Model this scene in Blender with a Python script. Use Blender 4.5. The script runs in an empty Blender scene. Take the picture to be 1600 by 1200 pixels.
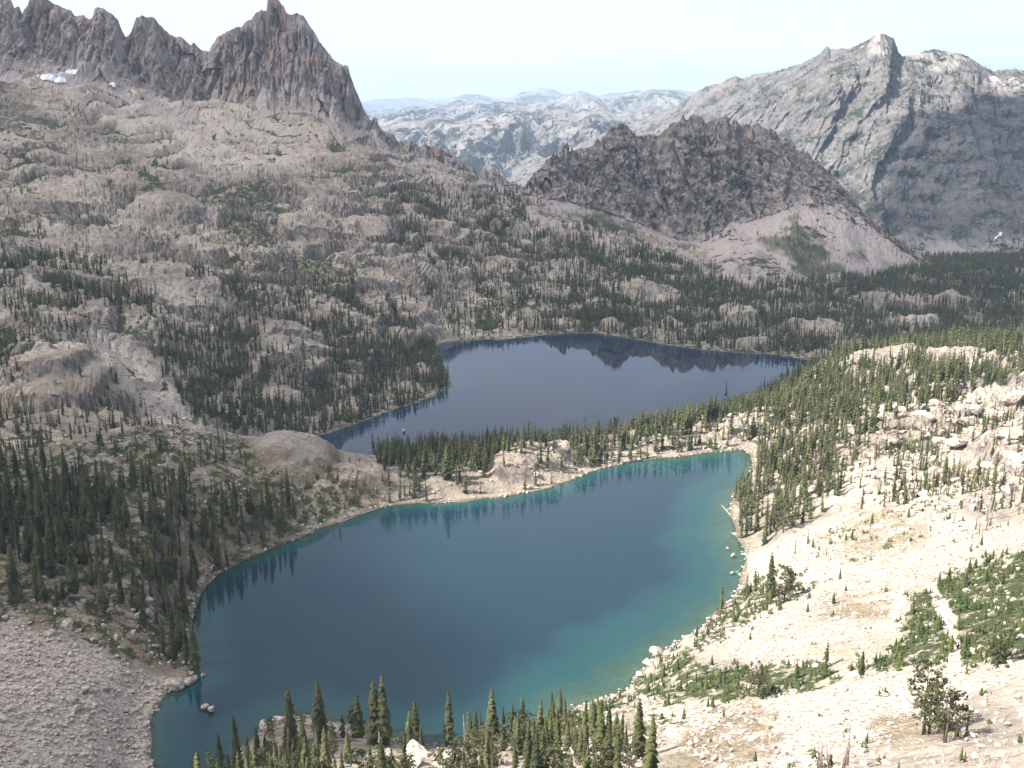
import bpy, math, random
import numpy as np
from mathutils import Vector

rng = np.random.default_rng(7)
random.seed(7)
S = bpy.context.scene
COL = S.collection

# ------------------------------------------------------------------ camera
CAMZ = 180.0
FPX = 1640.0                       # focal length in photo pixels (photo is 1600 wide)
PITCH = math.radians(15.3)
cam_d = bpy.data.cameras.new("camera")
cam_d.sensor_width = 36.0
cam_d.lens = 36.0 * FPX / 1600.0
cam_d.clip_start = 1.0
cam_d.clip_end = 120000.0
cam = bpy.data.objects.new("camera", cam_d)
COL.objects.link(cam)
cam.location = (0, 0, CAMZ)
cam.rotation_euler = (math.pi / 2 - PITCH, 0, 0)
S.camera = cam

# ------------------------------------------------------------------ sky and sun
SUN = Vector((-0.66, -0.22, 0.72)).normalized()        # direction towards the sun
SUN_EL = math.asin(SUN.z)
SUN_AZ = math.atan2(SUN.x, SUN.y)
w = bpy.data.worlds.new("World"); S.world = w; w.use_nodes = True
nt = w.node_tree; nt.nodes.clear()
def N(tree, typ, **kw):
    n = tree.nodes.new(typ)
    for k, v in kw.items():
        if k == 'op': n.operation = v
        else: setattr(n, k, v)
    return n
out = N(nt, 'ShaderNodeOutputWorld'); bg = N(nt, 'ShaderNodeBackground')
sky = N(nt, 'ShaderNodeTexSky', sky_type='NISHITA', sun_disc=False)
sky.sun_elevation = SUN_EL; sky.sun_rotation = SUN_AZ % (2 * math.pi)
sky.altitude = 2600; sky.air_density = 1.0; sky.dust_density = 1.2; sky.ozone_density = 1.5
bg.inputs['Strength'].default_value = 0.085
# thin high cloud drawn on the sky dome: direction -> flat layer coordinates
geo = N(nt, 'ShaderNodeTexCoord'); sep = N(nt, 'ShaderNodeSeparateXYZ')
nt.links.new(geo.outputs['Generated'], sep.inputs[0])
zz = N(nt, 'ShaderNodeMath', op='MAXIMUM'); nt.links.new(sep.outputs['Z'], zz.inputs[0]); zz.inputs[1].default_value = 0.0
za = N(nt, 'ShaderNodeMath', op='ADD'); nt.links.new(zz.outputs[0], za.inputs[0]); za.inputs[1].default_value = 0.06
dx = N(nt, 'ShaderNodeMath', op='DIVIDE'); nt.links.new(sep.outputs['X'], dx.inputs[0]); nt.links.new(za.outputs[0], dx.inputs[1])
dy = N(nt, 'ShaderNodeMath', op='DIVIDE'); nt.links.new(sep.outputs['Y'], dy.inputs[0]); nt.links.new(za.outputs[0], dy.inputs[1])
cmb = N(nt, 'ShaderNodeCombineXYZ'); nt.links.new(dx.outputs[0], cmb.inputs[0]); nt.links.new(dy.outputs[0], cmb.inputs[1])
nz = N(nt, 'ShaderNodeTexNoise'); nz.inputs['Scale'].default_value = 0.55; nz.inputs['Detail'].default_value = 9; nz.inputs['Roughness'].default_value = 0.58
nz.inputs['Distortion'].default_value = 0.6
nt.links.new(cmb.outputs[0], nz.inputs['Vector'])
cr = N(nt, 'ShaderNodeValToRGB'); cr.color_ramp.elements[0].position = 0.42; cr.color_ramp.elements[1].position = 0.66
nt.links.new(nz.outputs['Fac'], cr.inputs[0])
mulc = N(nt, 'ShaderNodeMath', op='MULTIPLY_ADD'); mulc.inputs[1].default_value = 0.70; mulc.inputs[2].default_value = 0.26; nt.links.new(cr.outputs['Color'], mulc.inputs[0])
mx = N(nt, 'ShaderNodeMix', data_type='RGBA'); nt.links.new(mulc.outputs[0], mx.inputs['Factor'])
tint = N(nt, 'ShaderNodeMix', data_type='RGBA', blend_type='MULTIPLY'); tint.inputs['Factor'].default_value = 1.0; nt.links.new(sky.outputs[0], tint.inputs[6]); tint.inputs[7].default_value = (1.06, 0.95, 0.98, 1)
nt.links.new(tint.outputs[2], mx.inputs[6]); mx.inputs[7].default_value = (4.3, 4.3, 4.45, 1)
nt.links.new(mx.outputs[2], bg.inputs['Color']); nt.links.new(bg.outputs[0], out.inputs[0])

sun_d = bpy.data.lights.new("sun", 'SUN'); sun_d.energy = 4.8; sun_d.angle = math.radians(0.53); sun_d.color = (1.0, 0.955, 0.885)
sun = bpy.data.objects.new("sun", sun_d); COL.objects.link(sun)
sun.rotation_euler = SUN.to_track_quat('Z', 'Y').to_euler()

S.view_settings.view_transform = 'Standard'; S.view_settings.look = 'None'
S.view_settings.exposure = 1.68; S.view_settings.gamma = 1.0; S.view_settings.use_curve_mapping = False
S.render.engine = 'CYCLES'
cy = S.cycles
cy.max_bounces = 5; cy.diffuse_bounces = 2; cy.glossy_bounces = 3; cy.transparent_max_bounces = 10; cy.volume_bounces = 0
cy.use_denoising = True; cy.denoiser = 'OPENIMAGEDENOISE'
cy.use_adaptive_sampling = False

# ------------------------------------------------------------------ pixel <-> place
CP, SP = math.cos(PITCH), math.sin(PITCH)
def ray(u, v):
    u = np.asarray(u, float); v = np.asarray(v, float)
    x = (u - 800) / FPX; yu = -(v - 600) / FPX
    return x, CP + yu * SP, -SP + yu * CP
def pt(u, v, D):
    """place at photo pixel (u,v) that lies D metres ahead"""
    x, y, z = ray(u, v); t = D / y
    return x * t, y * t, CAMZ + z * t
def ptz(u, v, z0):
    x, y, z = ray(u, v); t = (z0 - CAMZ) / z
    return x * t, y * t, z0 + 0 * x
def proj(x, y, z):
    z = z - CAMZ
    d = y * CP - z * SP; h = y * SP + z * CP
    d = np.where(np.abs(d) < 1e-3, 1e-3, d)
    return 800 + FPX * x / d, 600 - FPX * h / d, d

# ------------------------------------------------------------------ noise
def _hash(ix, iy, iz, seed):
    h = (ix.astype(np.uint32) * np.uint32(374761393) + iy.astype(np.uint32) * np.uint32(668265263)
         + iz.astype(np.uint32) * np.uint32(2147483647 - 58) + np.uint32((seed * 974711 + 12345) & 0xffffffff))
    h = (h ^ (h >> np.uint32(13))) * np.uint32(1274126177)
    h = (h ^ (h >> np.uint32(16))) * np.uint32(2246822519)
    return h ^ (h >> np.uint32(15))
def noise(x, y, z=None, seed=0):
    x = np.asarray(x, float); y = np.asarray(y, float)
    two = z is None
    xi = np.floor(x); yi = np.floor(y); fx = x - xi; fy = y - yi
    xi = xi.astype(np.int64); yi = yi.astype(np.int64)
    if two: zi = np.zeros_like(xi); fz = np.zeros_like(fx)
    else:
        z = np.asarray(z, float); zf = np.floor(z); fz = z - zf; zi = zf.astype(np.int64)
    q = lambda t: t * t * t * (t * (t * 6 - 15) + 10)
    wx, wy, wz = q(fx), q(fy), q(fz)
    res = 0
    for dz in ((0,) if two else (0, 1)):
        for dy_ in (0, 1):
            for dx_ in (0, 1):
                h = _hash(xi + dx_, yi + dy_, zi + dz, seed)
                gx = (h & np.uint32(1023)).astype(float) / 511.5 - 1
                gy = ((h >> np.uint32(10)) & np.uint32(1023)).astype(float) / 511.5 - 1
                g = gx * (fx - dx_) + gy * (fy - dy_)
                if not two:
                    gz = ((h >> np.uint32(20)) & np.uint32(1023)).astype(float) / 511.5 - 1
                    g = g + gz * (fz - dz)
                wgt = (wx if dx_ else 1 - wx) * (wy if dy_ else 1 - wy)
                if not two: wgt = wgt * (wz if dz else 1 - wz)
                res = res + wgt * g
    return res * 1.5
def fbm(x, y, z=None, oct=4, seed=0, gain=0.5):
    a, s, f = 1.0, 0, 1.0
    for o in range(oct):
        s = s + a * noise(x * f, y * f, None if z is None else z * f, seed + o * 17); a *= gain; f *= 2.03
    return s
def ridged(x, y, z=None, oct=4, seed=0, gain=0.5):
    a, s, f = 1.0, 0, 1.0
    for o in range(oct):
        s = s + a * (1 - 2 * np.abs(noise(x * f, y * f, None if z is None else z * f, seed + o * 17))); a *= gain; f *= 2.07
    return s * 0.5
def worley(x, y, seed=0):
    """distance to the nearest scattered centre, and a random number of that centre"""
    xi = np.floor(x).astype(np.int64); yi = np.floor(y).astype(np.int64)
    best = np.full(x.shape, 9.0); rid = np.zeros(x.shape)
    for dy_ in (-1, 0, 1):
        for dx_ in (-1, 0, 1):
            h = _hash(xi + dx_, yi + dy_, np.zeros_like(xi), seed)
            px = xi + dx_ + (h & np.uint32(1023)).astype(float) / 1023
            py = yi + dy_ + ((h >> np.uint32(10)) & np.uint32(1023)).astype(float) / 1023
            d = (px - x) ** 2 + (py - y) ** 2
            m = d < best; best = np.where(m, d, best)
            rid = np.where(m, ((h >> np.uint32(20)) & np.uint32(1023)).astype(float) / 1023, rid)
    return np.sqrt(best), rid
def sstep(a, b, x):
    t = np.clip((x - a) / (b - a), 0, 1); return t * t * (3 - 2 * t)
def inpoly(x, y, poly):
    c = np.zeros(np.shape(x), bool); n = len(poly)
    for i in range(n):
        x1, y1 = poly[i]; x2, y2 = poly[(i + 1) % n]
        if y1 == y2: continue
        c ^= ((y1 > y) != (y2 > y)) & (x < (x2 - x1) * (y - y1) / (y2 - y1) + x1)
    return c
def sdist(x, y, poly):
    """signed distance to a polygon, negative inside"""
    best = np.full(np.shape(x), 1e18); n = len(poly)
    for i in range(n):
        x1, y1 = poly[i]; x2, y2 = poly[(i + 1) % n]
        ex, ey = x2 - x1, y2 - y1; L = ex * ex + ey * ey + 1e-9
        t = np.clip(((x - x1) * ex + (y - y1) * ey) / L, 0, 1)
        best = np.minimum(best, (x - x1 - t * ex) ** 2 + (y - y1 - t * ey) ** 2)
    return np.sqrt(best) * np.where(inpoly(x, y, poly), -1, 1)

# ------------------------------------------------------------------ lakes (shorelines read from the photo, laid on the water level)
LV1, LV2 = 0.0, -60.0
shore1 = [(240,1215),(236,1140),(246,1100),(272,1076),(300,1050),(299,1010),(302,965),(322,915),(370,882),(450,847),(520,819),(600,793),
          (640,787),(700,786),(760,779),(830,769),(870,759),(910,742),(960,728),(1020,718),(1080,711),(1140,704),(1163,703),(1174,722),(1168,750),
          (1146,775),(1141,800),(1147,828),(1162,858),(1160,893),(1148,930),(1118,955),(1090,985),(1062,1004),(1030,1022),(1000,1048),(982,1076),
          (940,1092),(900,1108),(868,1130),(820,1152),(740,1168),(640,1160),(560,1142),(500,1121),(445,1120),(408,1140),(372,1182),(330,1232),(240,1262)]
shore2 = [(440,700),(490,683),(540,669),(600,646),(650,630),(690,613),(706,602),(700,586),(694,572),(684,560),(683,546),(690,536),(740,531),
          (800,529),(860,523),(930,521),(990,530),(1050,540),(1100,547),(1150,551),(1200,554),(1250,561),(1284,569),(1275,592),(1200,632),(1100,678),
          (950,712),(800,738),(650,758),(560,745),(480,716)]
def dense(poly, n=6):
    """round the corners of a pixel shoreline (Catmull-Rom)"""
    P = np.array(poly, float); m = len(P); o = []
    for i in range(m):
        p0, p1, p2, p3 = P[i - 1], P[i], P[(i + 1) % m], P[(i + 2) % m]
        for k in range(n):
            t = k / n
            o.append(0.5 * (2 * p1 + (p2 - p0) * t + (2 * p0 - 5 * p1 + 4 * p2 - p3) * t * t + (3 * p1 - p0 - 3 * p2 + p3) * t ** 3))
    return np.array(o)
def shore_world(poly, lv, jit, seed):
    d = dense(poly, 4); x, y, _ = ptz(d[:, 0], d[:, 1], lv)
    x = x + jit * fbm(x / 9, y / 9, oct=3, seed=seed); y = y + jit * fbm(x / 9, y / 9, oct=3, seed=seed + 5)
    return list(zip(x, y))
L1 = shore_world(shore1, LV1, 1.6, 3)
L2 = shore_world(shore2, LV2, 3.0, 4)

# ------------------------------------------------------------------ lie of the land: pixel + distance ahead
C = [  # near slope to the right
 (1600,1200,105),(1400,1200,120),(1200,1200,140),(1000,1200,165),(850,1200,185),(700,1200,200),(640,1180,206),(550,1200,214),(420,1200,234),
 (1000,1100,238),(1200,1100,205),(1400,1100,170),(1600,1100,145),(1100,1000,284),(1300,1000,240),(1500,1000,200),(1600,1000,185),
 (1010,1045,288),(1025,1015,300),(1200,900,347),(1400,900,290),(1600,900,240),(1200,850,388),(1300,800,402),(1450,800,360),(1600,800,320),
 (1250,700,500),(1400,700,465),(1600,700,420),(1200,650,562),(1300,620,602),(1450,620,560),(1600,600,560),(1400,545,735),(1280,572,700),(1600,540,725),
 (1500,537,745),
 # valley beyond
 (1400,480,1180),(1400,440,1380),(1600,450,1300),(1600,412,1560),(1200,500,1130),(1200,455,1330),(1000,500,1130),(1000,450,1255),(1000,405,1370),
 (900,350,1500),(820,305,1620),(1450,405,1750),(1100,520,1110),(1100,450,1300),(1300,500,1130),(1300,450,1340),(800,500,1120),(800,450,1200),(800,400,1310),(800,350,1440),
 (700,500,1100),(700,450,1180),(700,400,1290),(700,350,1400),(700,300,1500),
 (600,600,855),(600,550,930),(600,500,1000),(600,450,1085),(600,400,1180),(600,350,1285),(600,300,1400),
 (450,600,830),(450,550,880),(450,500,935),(450,450,1020),(450,400,1120),(450,350,1220),(450,300,1330),(450,250,1430),(450,200,1530),
 (300,640,680),(300,600,740),(300,550,800),(300,500,870),(300,450,955),(300,400,1050),(300,350,1160),(300,300,1280),(300,250,1385),(300,200,1490),
 (150,640,590),(150,600,640),(150,550,700),(150,500,780),(150,450,875),(150,400,980),(150,300,1200),(150,250,1310),(150,200,1420),
 (0,95,1465),(100,106,1492),(200,128,1528),(300,157,1562),(400,153,1576),(480,142,1574),(540,190,1560),(-300,120,1440),(620,236,1580),(700,252,1590),
 (0,650,560),(0,600,610),(0,550,645),(60,500,690),(0,450,800),(0,400,900),(0,300,1120),(0,200,1330),
 # knoll on the left of the near lake
 (450,687,475),(390,702,456),(250,662,460),(150,690,432),(50,730,410),(350,690,457),(540,722,461),(590,762,452),(250,750,415),(400,760,425),(100,800,370),
 (300,850,365),(450,802,425),(100,900,325),(250,900,345),(0,900,320),(0,800,365),
 # scree
 (100,960,309),(250,960,328),(0,1000,290),(150,1000,302),(0,1100,255),(120,1100,266),(200,1100,275),(0,1200,222),(100,1200,234),(195,1200,246),
 # out of the frame on both sides
 (-300,1200,215),(-300,900,300),(-300,700,430),(-300,500,760),(-300,300,1120),(-300,150,1450),
 (1900,1200,90),(1900,900,205),(1900,700,380),(1900,550,650),(1900,450,1250),(1900,400,1700),
 # the neck of land between the lakes
 (800,740,476),(820,722,484),(700,768,457),(900,705,508),(1000,690,524),(1100,670,545),(1160,650,556),
]
pts = [pt(*c) for c in C]
def pw(u, D, z):            # a hidden place: column of the photo, distance ahead, height
    return ((u - 800) / FPX / CP * D, D, z)
pts += [pw(1400,900,-45),pw(1600,900,-45),pw(1300,860,-58),pw(1900,900,-40),pw(1500,2150,-170),pw(1900,2150,-170),pw(1200,2150,-120),pw(800,2150,-120),pw(300,2150,0),pw(-300,2150,0),
        pw(250,520,14),pw(150,500,14),pw(400,545,-18),pw(500,545,-30),pw(50,480,15),pw(620,560,-22),pw(800,570,-22),pw(1000,610,-25),
        (0,-5,176.5),(-60,0,166),(60,0,176),(0,-60,192),(0,20,158),(30,20,158),(-30,20,155),(0,45,137),(30,45,138),(-30,45,134),(70,50,140),(45,80,113),(0,80,110),(-45,80,104),(-100,60,120),(-150,120,74),(-60,130,74),(0,120,84),(160,60,146),(-200,-60,190),(200,-60,195)]
for L, lv in ((shore1, LV1), (shore2, LV2)):
    for (u, v) in L: pts.append(tuple(float(q) for q in ptz(u, v, lv)))
CX = np.array([p[0] for p in pts]); CY = np.array([p[1] for p in pts]); CZ = np.array([p[2] for p in pts])
def rphi(dx_, dy_): return np.sqrt(dx_ * dx_ + dy_ * dy_ + 64.0)
n_ = len(pts); A = np.zeros((n_ + 3, n_ + 3)); A[:n_, :n_] = rphi(CX[:, None] - CX, CY[:, None] - CY) + np.eye(n_) * -1.2
A[:n_, n_] = 1; A[:n_, n_ + 1] = CX / 1000; A[:n_, n_ + 2] = CY / 1000; A[n_:, :n_] = A[:n_, n_:].T
RW = np.linalg.solve(A, np.concatenate([CZ, np.zeros(3)]))
def rbf(x, y):
    sh = np.shape(x); x = np.ravel(x); y = np.ravel(y); o = np.empty(x.size)
    for i in range(0, x.size, 40000):
        a, b = x[i:i + 40000], y[i:i + 40000]
        o[i:i + 40000] = rphi(a[:, None] - CX, b[:, None] - CY) @ RW[:n_] + RW[n_] + RW[n_ + 1] * a / 1000 + RW[n_ + 2] * b / 1000
    return o.reshape(sh)
def hit(u, v, f=None):
    """march the ray of a pixel to the land"""
    x, y, z = [float(q) for q in ray(u, v)]
    t = np.geomspace(40, 2300, 2600); zz_ = CAMZ + z * t
    h = (f or rbf)(x * t, y * t); k = int(np.argmax(h > zz_))
    return x * t[k], y * t[k], float(h[k])

# rounded granite domes: pixel of the foot, width in px, height m, depth m
DOMES_PX = [(450,735,140,6,26),(800,756,90,4.5,11),(690,780,60,2.5,8),(880,722,60,2,10),(1150,680,50,4,10),(1400,572,150,7,26),(1500,572,120,6,24),
 (1180,548,70,7,22),(1290,530,120,10,40),(1020,482,130,12,46),(1160,512,80,11,36),(1380,485,95,12,44),(1432,492,62,14,36),(1495,490,100,15,46),(1440,520,110,9,30),
 (665,530,100,13,40),(880,545,0,0,1),(450,585,150,16,42),(440,640,90,9,26),(240,480,230,20,60),(70,640,230,25,46),(510,340,130,17,60),(475,385,110,15,56),
 (640,440,90,12,40),(560,375,90,11,40),(240,350,120,16,60),(300,410,90,10,40),(90,330,150,16,70),(700,385,70,11,40),(780,440,80,10,36),(600,470,80,8,34),(1230,470,70,7,26),(960,520,60,6,20),
 (1560,640,120,5,22),(1420,660,120,4,18),(400,420,60,9,30),(160,400,110,12,50)]
DOMES = []
for (u, v, wpx, h, dep) in DOMES_PX:
    if wpx == 0: continue
    x, y, z = hit(u, v - 2); DOMES.append((x, y + dep * 0.75, wpx / FPX * y * 0.5, dep, h))
def dome_field(x, y):
    s = np.zeros(np.shape(x)); cover = np.zeros(np.shape(x))
    for k, (cx, cy_, rx, ry, h) in enumerate(DOMES):
        wob = 1 + 0.28 * noise(x / (rx * 0.7) + k, y / (rx * 0.7), seed=60)
        q = ((x - cx) / rx) ** 2 + ((y - cy_) / ry) ** 2
        q = q * wob
        m = np.clip(1 - q, 0, 1); s = np.maximum(s, h * m ** 0.62); cover = np.maximum(cover, m)
    return s, cover

# how broken the rock is, at places in the photo (pixel, metres)
AMP = [hit(u, v)[:2] + (a,) for (u, v, a) in [(100,1100,.25),(200,1000,.3),(200,850,.5),(400,780,.6),(300,600,.5),(500,600,1.2),(100,500,1.6),(300,400,2.0),(100,330,1.9),(450,320,2.0),
   (600,400,1.8),(700,500,1.4),(800,400,1.6),(1000,460,1.2),(1200,480,1.1),(1450,460,1.2),(1200,900,.25),(1400,1000,.25),(1300,1100,.35),(1450,700,1.6),(1550,650,1.8),(1400,650,1.5),(1300,620,.8),
   (900,710,.7),(700,1180,.8),(1000,1150,.4),(1500,850,.5),(250,200,1.0),(100,170,1.2),(500,220,1.2),(300,270,1.2)]]
AX = np.array([a[0] for a in AMP]); AY = np.array([a[1] for a in AMP]); AA = np.array([a[2] for a in AMP])
SHELF = [ptz(u, v, 0)[:2] + (s,) for (u, v, s) in [(1150,840,.095),(1130,790,.17),(1150,930,.20),(1040,1020,.16),(960,1070,.10),(880,1110,.09),(760,1150,.24),(1100,715,.30),(900,750,.75),(700,790,.8),
   (520,825,.7),(340,910,.7),(305,1000,.6),(300,1080,.55),(260,1150,.6),(450,1130,.45),(600,1150,.4)]]
SX = np.array([a[0] for a in SHELF]); SY = np.array([a[1] for a in SHELF]); SA = np.array([a[2] for a in SHELF])
def shepard(x, y, PX, PY, PA, e=40.0, chunk=60000):
    sh = np.shape(x); x = np.ravel(x); y = np.ravel(y); o = np.empty(x.size)
    for i in range(0, x.size, chunk):
        d = (x[i:i + chunk, None] - PX) ** 2 + (y[i:i + chunk, None] - PY) ** 2 + e * e
        wgt = 1 / (d * d); o[i:i + chunk] = (wgt @ PA) / wgt.sum(1)
    return o.reshape(sh)

def land(x, y, full=False):
    """height of the ground; with full also how creased it is and the dome cover"""
    x = np.asarray(x, float); y = np.asarray(y, float)
    z = rbf(x, y)
    s, cover = dome_field(x, y)
    d1 = sdist(x, y, L1); d2 = sdist(x, y, L2); d = np.minimum(d1, d2)
    amp = shepard(x, y, AX, AY, AA)
    wx = x + 9 * noise(x / 45, y / 45, seed=21); wy = y + 9 * noise(x / 45, y / 45, seed=22)
    ca, sa = math.cos(0.5), math.sin(0.5)
    px, py = wx * ca + wy * sa, -wx * sa + wy * ca
    near = sstep(120, 500, y)
    f1, r1 = worley(px / 74, py / 46, 31); f2, r2 = worley(px / 27, py / 18, 32); f3, r3 = worley(px / 9, py / 6.5, 33)
    b1 = np.sqrt(np.clip(1 - f1 * f1 * 1.7, 0, 1)); b2 = np.sqrt(np.clip(1 - f2 * f2 * 1.7, 0, 1)); b3 = np.sqrt(np.clip(1 - f3 * f3 * 1.5, 0, 1))
    f4, r4 = worley(px / 3.4 + 0.2 * py / 3.4, py / 2.6, 34)
    rough = near * ((b1 - 0.62) * (3.5 + 6 * r1) + (b2 - 0.62) * (1.2 + 3.4 * r2)) + (b3 - 0.62) * (0.5 + 1.3 * r3) * (1 - 0.45 * near) + 1.6 * fbm(x / 30, y / 30, oct=3, seed=41)
    rough = rough + 0.30 * fbm(x / 3.4, y / 3.4, oct=2, seed=44) + (0.9 - 0.6 * near) * (r3 - 0.5) + 0.8 * (r4 - 0.5) * sstep(900, 500, y) + near * (0.55 * fbm(x / 12, y / 12, oct=3, seed=51, gain=0.55) - 0.8 * np.clip(1 - 5 * np.abs(noise(x / 16, y / 12, seed=52)), 0, 1)) + 2.2 * near * (r2 - 0.5) * sstep(-0.1, 0.3, noise(x / 70, y / 70, seed=47))
    fade = sstep(1, 26, d)
    # ledges: flat treads and steep risers that follow the contours of the rock
    base_z = z + s
    ta = (base_z + 15 * fbm(x / 90, y / 90, oct=2, seed=53) + 1.2 * noise(x / 9, y / 9, seed=58) + 0.10 * x) / (14.0 + 3 * noise(x / 160, y / 160, seed=54)); fa = ta - np.floor(ta)
    tb = (base_z + 4.5 * fbm(x / 34, y / 34, oct=2, seed=55) - 0.06 * x) / 3.7; fb = tb - np.floor(tb)
    sa_ = sstep(-0.35, 0.15, noise(x / 110, y / 110, seed=56)); sb_ = sstep(-0.3, 0.2, noise(x / 45, y / 45, seed=57))
    lift = near * (np.clip(amp, 0, 1.6) / 1.6) * (14.0 * sa_ * (sstep(0.70, 0.92, fa) - fa + 0.31) + 2.6 * sb_ * (sstep(0.66, 0.90, fb) - fb + 0.3)) * 0.9
    z = z + lift * fade
    z = z + s * sstep(0, 8, d) + amp * rough * fade * (0.45 + 0.55 * (1 - cover)) + cover * np.minimum(1, s / 8) * (2.4 * fbm(x / 13, y / 13, oct=4, seed=48) + 1.6 * (r2 - 0.5)) * fade
    k = sstep(0, 16, d)
    for dd, lv in ((d1, LV1), (d2, LV2)):
        edge = lv + 0.12 + 0.14 * dd + 0.25 * noise(x / 4, y / 4, seed=9)
        z = np.where((dd >= 0) & (dd < 16), edge + (np.maximum(z, lv + 0.4) - edge) * sstep(0, 16, dd), z)
    sl = shepard(x, y, SX, SY, SA, 15.0) * (1 + 0.3 * noise(x / 14, y / 14, seed=12))
    dep1 = 22 * (1 - np.exp(sl * np.minimum(d1, 0) / 22 * (1 + np.clip(-d1 / 22, 0, 3.0)))) + 0.25 * np.clip(-d1, 0, 1)
    z = np.where(d1 < 0, LV1 - dep1 + 0.35 * noise(x / 3, y / 3, seed=13) * sstep(0, 6, -d1), z)
    z = np.where(d2 < 0, LV2 - np.minimum(-d2 * 0.35, 30), z)
    if full:
        crease = np.clip((f1 - 0.55) * 2.2, 0, 1) * 0.55 + np.clip((f2 - 0.5) * 2.0, 0, 1) * 0.5 + np.clip((f3 - 0.6) * 2, 0, 1) * 0.15
        crease = np.maximum(crease * 0.75, near * np.clip(amp, 0, 1) * np.maximum(sa_ * np.clip(1 - np.abs(fa - 0.60) / 0.16, 0, 1), 0.6 * sb_ * np.clip(1 - np.abs(fb - 0.55) / 0.18, 0, 1)))
        return z, np.clip(crease, 0, 1), cover, d
    return z

# ------------------------------------------------------------------ mesh helpers
def mesh_np(name, V, F, smooth=True, mats=(), midx=None):
    """V (n,3), F (m,k) with k 3 or 4"""
    me = bpy.data.meshes.new(name); V = np.asarray(V, np.float32); F = np.asarray(F, np.int32)
    m, k = F.shape
    me.vertices.add(len(V)); me.vertices.foreach_set('co', V.ravel())
    me.loops.add(m * k); me.loops.foreach_set('vertex_index', F.ravel())
    me.polygons.add(m); me.polygons.foreach_set('loop_start', np.arange(0, m * k, k, dtype=np.int32))
    me.polygons.foreach_set('use_smooth', np.full(m, smooth))
    for q in mats: me.materials.append(q)
    if midx is not None: me.polygons.foreach_set('material_index', np.asarray(midx, np.int32))
    me.update(calc_edges=True)
    return me
def attr(me, name, vals):
    a = me.attributes.new(name, 'FLOAT', 'POINT'); a.data.foreach_set('value', np.asarray(vals, np.float32).ravel())
def link(name, me, parent=None, label=None, cat=None, group=None, kind=None):
    o = bpy.data.objects.new(name, me); COL.objects.link(o)
    if parent is not None: o.parent = parent
    if label: o['label'] = label
    if cat: o['category'] = cat
    if group: o['group'] = group
    if kind: o['kind'] = kind
    return o
def gridfaces(nr, nc):
    i = np.arange(nr - 1)[:, None] * nc + np.arange(nc - 1)[None, :]
    i = i.ravel(); return np.stack([i, i + 1, i + nc + 1, i + nc], 1)

# ------------------------------------------------------------------ materials
def new_mat(name):
    m = bpy.data.materials.new(name); m.use_nodes = True; t = m.node_tree; t.nodes.clear()
    o = N(t, 'ShaderNodeOutputMaterial'); return m, t, o
def mth(t, op, a, b=None, clamp=False):
    n = N(t, 'ShaderNodeMath', op=op); n.use_clamp = clamp
    for i, q in enumerate((a, b)):
        if q is None: continue
        if isinstance(q, (int, float)): n.inputs[i].default_value = q
        else: t.links.new(q, n.inputs[i])
    return n.outputs[0]
def mixc(t, f, a, b, mode='MIX'):
    n = N(t, 'ShaderNodeMix', data_type='RGBA', blend_type=mode)
    for s, q in ((n.inputs['Factor'], f), (n.inputs[6], a), (n.inputs[7], b)):
        if isinstance(q, (int, float)): s.default_value = q
        elif isinstance(q, tuple): s.default_value = q + (1,) if len(q) == 3 else q
        else: t.links.new(q, s)
    return n.outputs[2]
def tnoise(t, vec, scale, detail=4, rough=0.55, dist=0.0):
    n = N(t, 'ShaderNodeTexNoise'); n.inputs['Scale'].default_value = scale; n.inputs['Detail'].default_value = detail
    n.inputs['Roughness'].default_value = rough; n.inputs['Distortion'].default_value = dist; t.links.new(vec, n.inputs['Vector']); return n.outputs['Fac']
def ramp(t, fac, a, b):
    n = N(t, 'ShaderNodeMapRange'); n.interpolation_type = 'SMOOTHSTEP'; n.inputs[1].default_value = a; n.inputs[2].default_value = b
    t.links.new(fac, n.inputs[0]); return n.outputs[0]
def vmap(t, vec, sc):
    n = N(t, 'ShaderNodeMapping'); n.inputs['Scale'].default_value = sc; t.links.new(vec, n.inputs['Vector']); return n.outputs[0]
def attn(t, name):
    n = N(t, 'ShaderNodeAttribute', attribute_name=name); return n.outputs['Fac']
def bump(t, h, strength, dist, prev=None):
    n = N(t, 'ShaderNodeBump'); n.inputs['Strength'].default_value = strength; n.inputs['Distance'].default_value = dist
    t.links.new(h, n.inputs['Height'])
    if prev is not None: t.links.new(prev, n.inputs['Normal'])
    return n.outputs[0]
def diffuse(t, o, col, nrm=None, rough=0.9, spec=0.15):
    b = N(t, 'ShaderNodeBsdfPrincipled'); b.inputs['Roughness'].default_value = rough; b.inputs['Specular IOR Level'].default_value = spec
    if isinstance(col, tuple): b.inputs['Base Color'].default_value = col + (1,)
    else: t.links.new(col, b.inputs['Base Color'])
    if nrm is not None: t.links.new(nrm, b.inputs['Normal'])
    t.links.new(b.outputs[0], o.inputs[0]); return b
def voro(t, vec, scale, feature='F1', out='Distance'):
    n = N(t, 'ShaderNodeTexVoronoi', feature=feature); n.inputs['Scale'].default_value = scale; t.links.new(vec, n.inputs['Vector']); return n.outputs[out]

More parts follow.
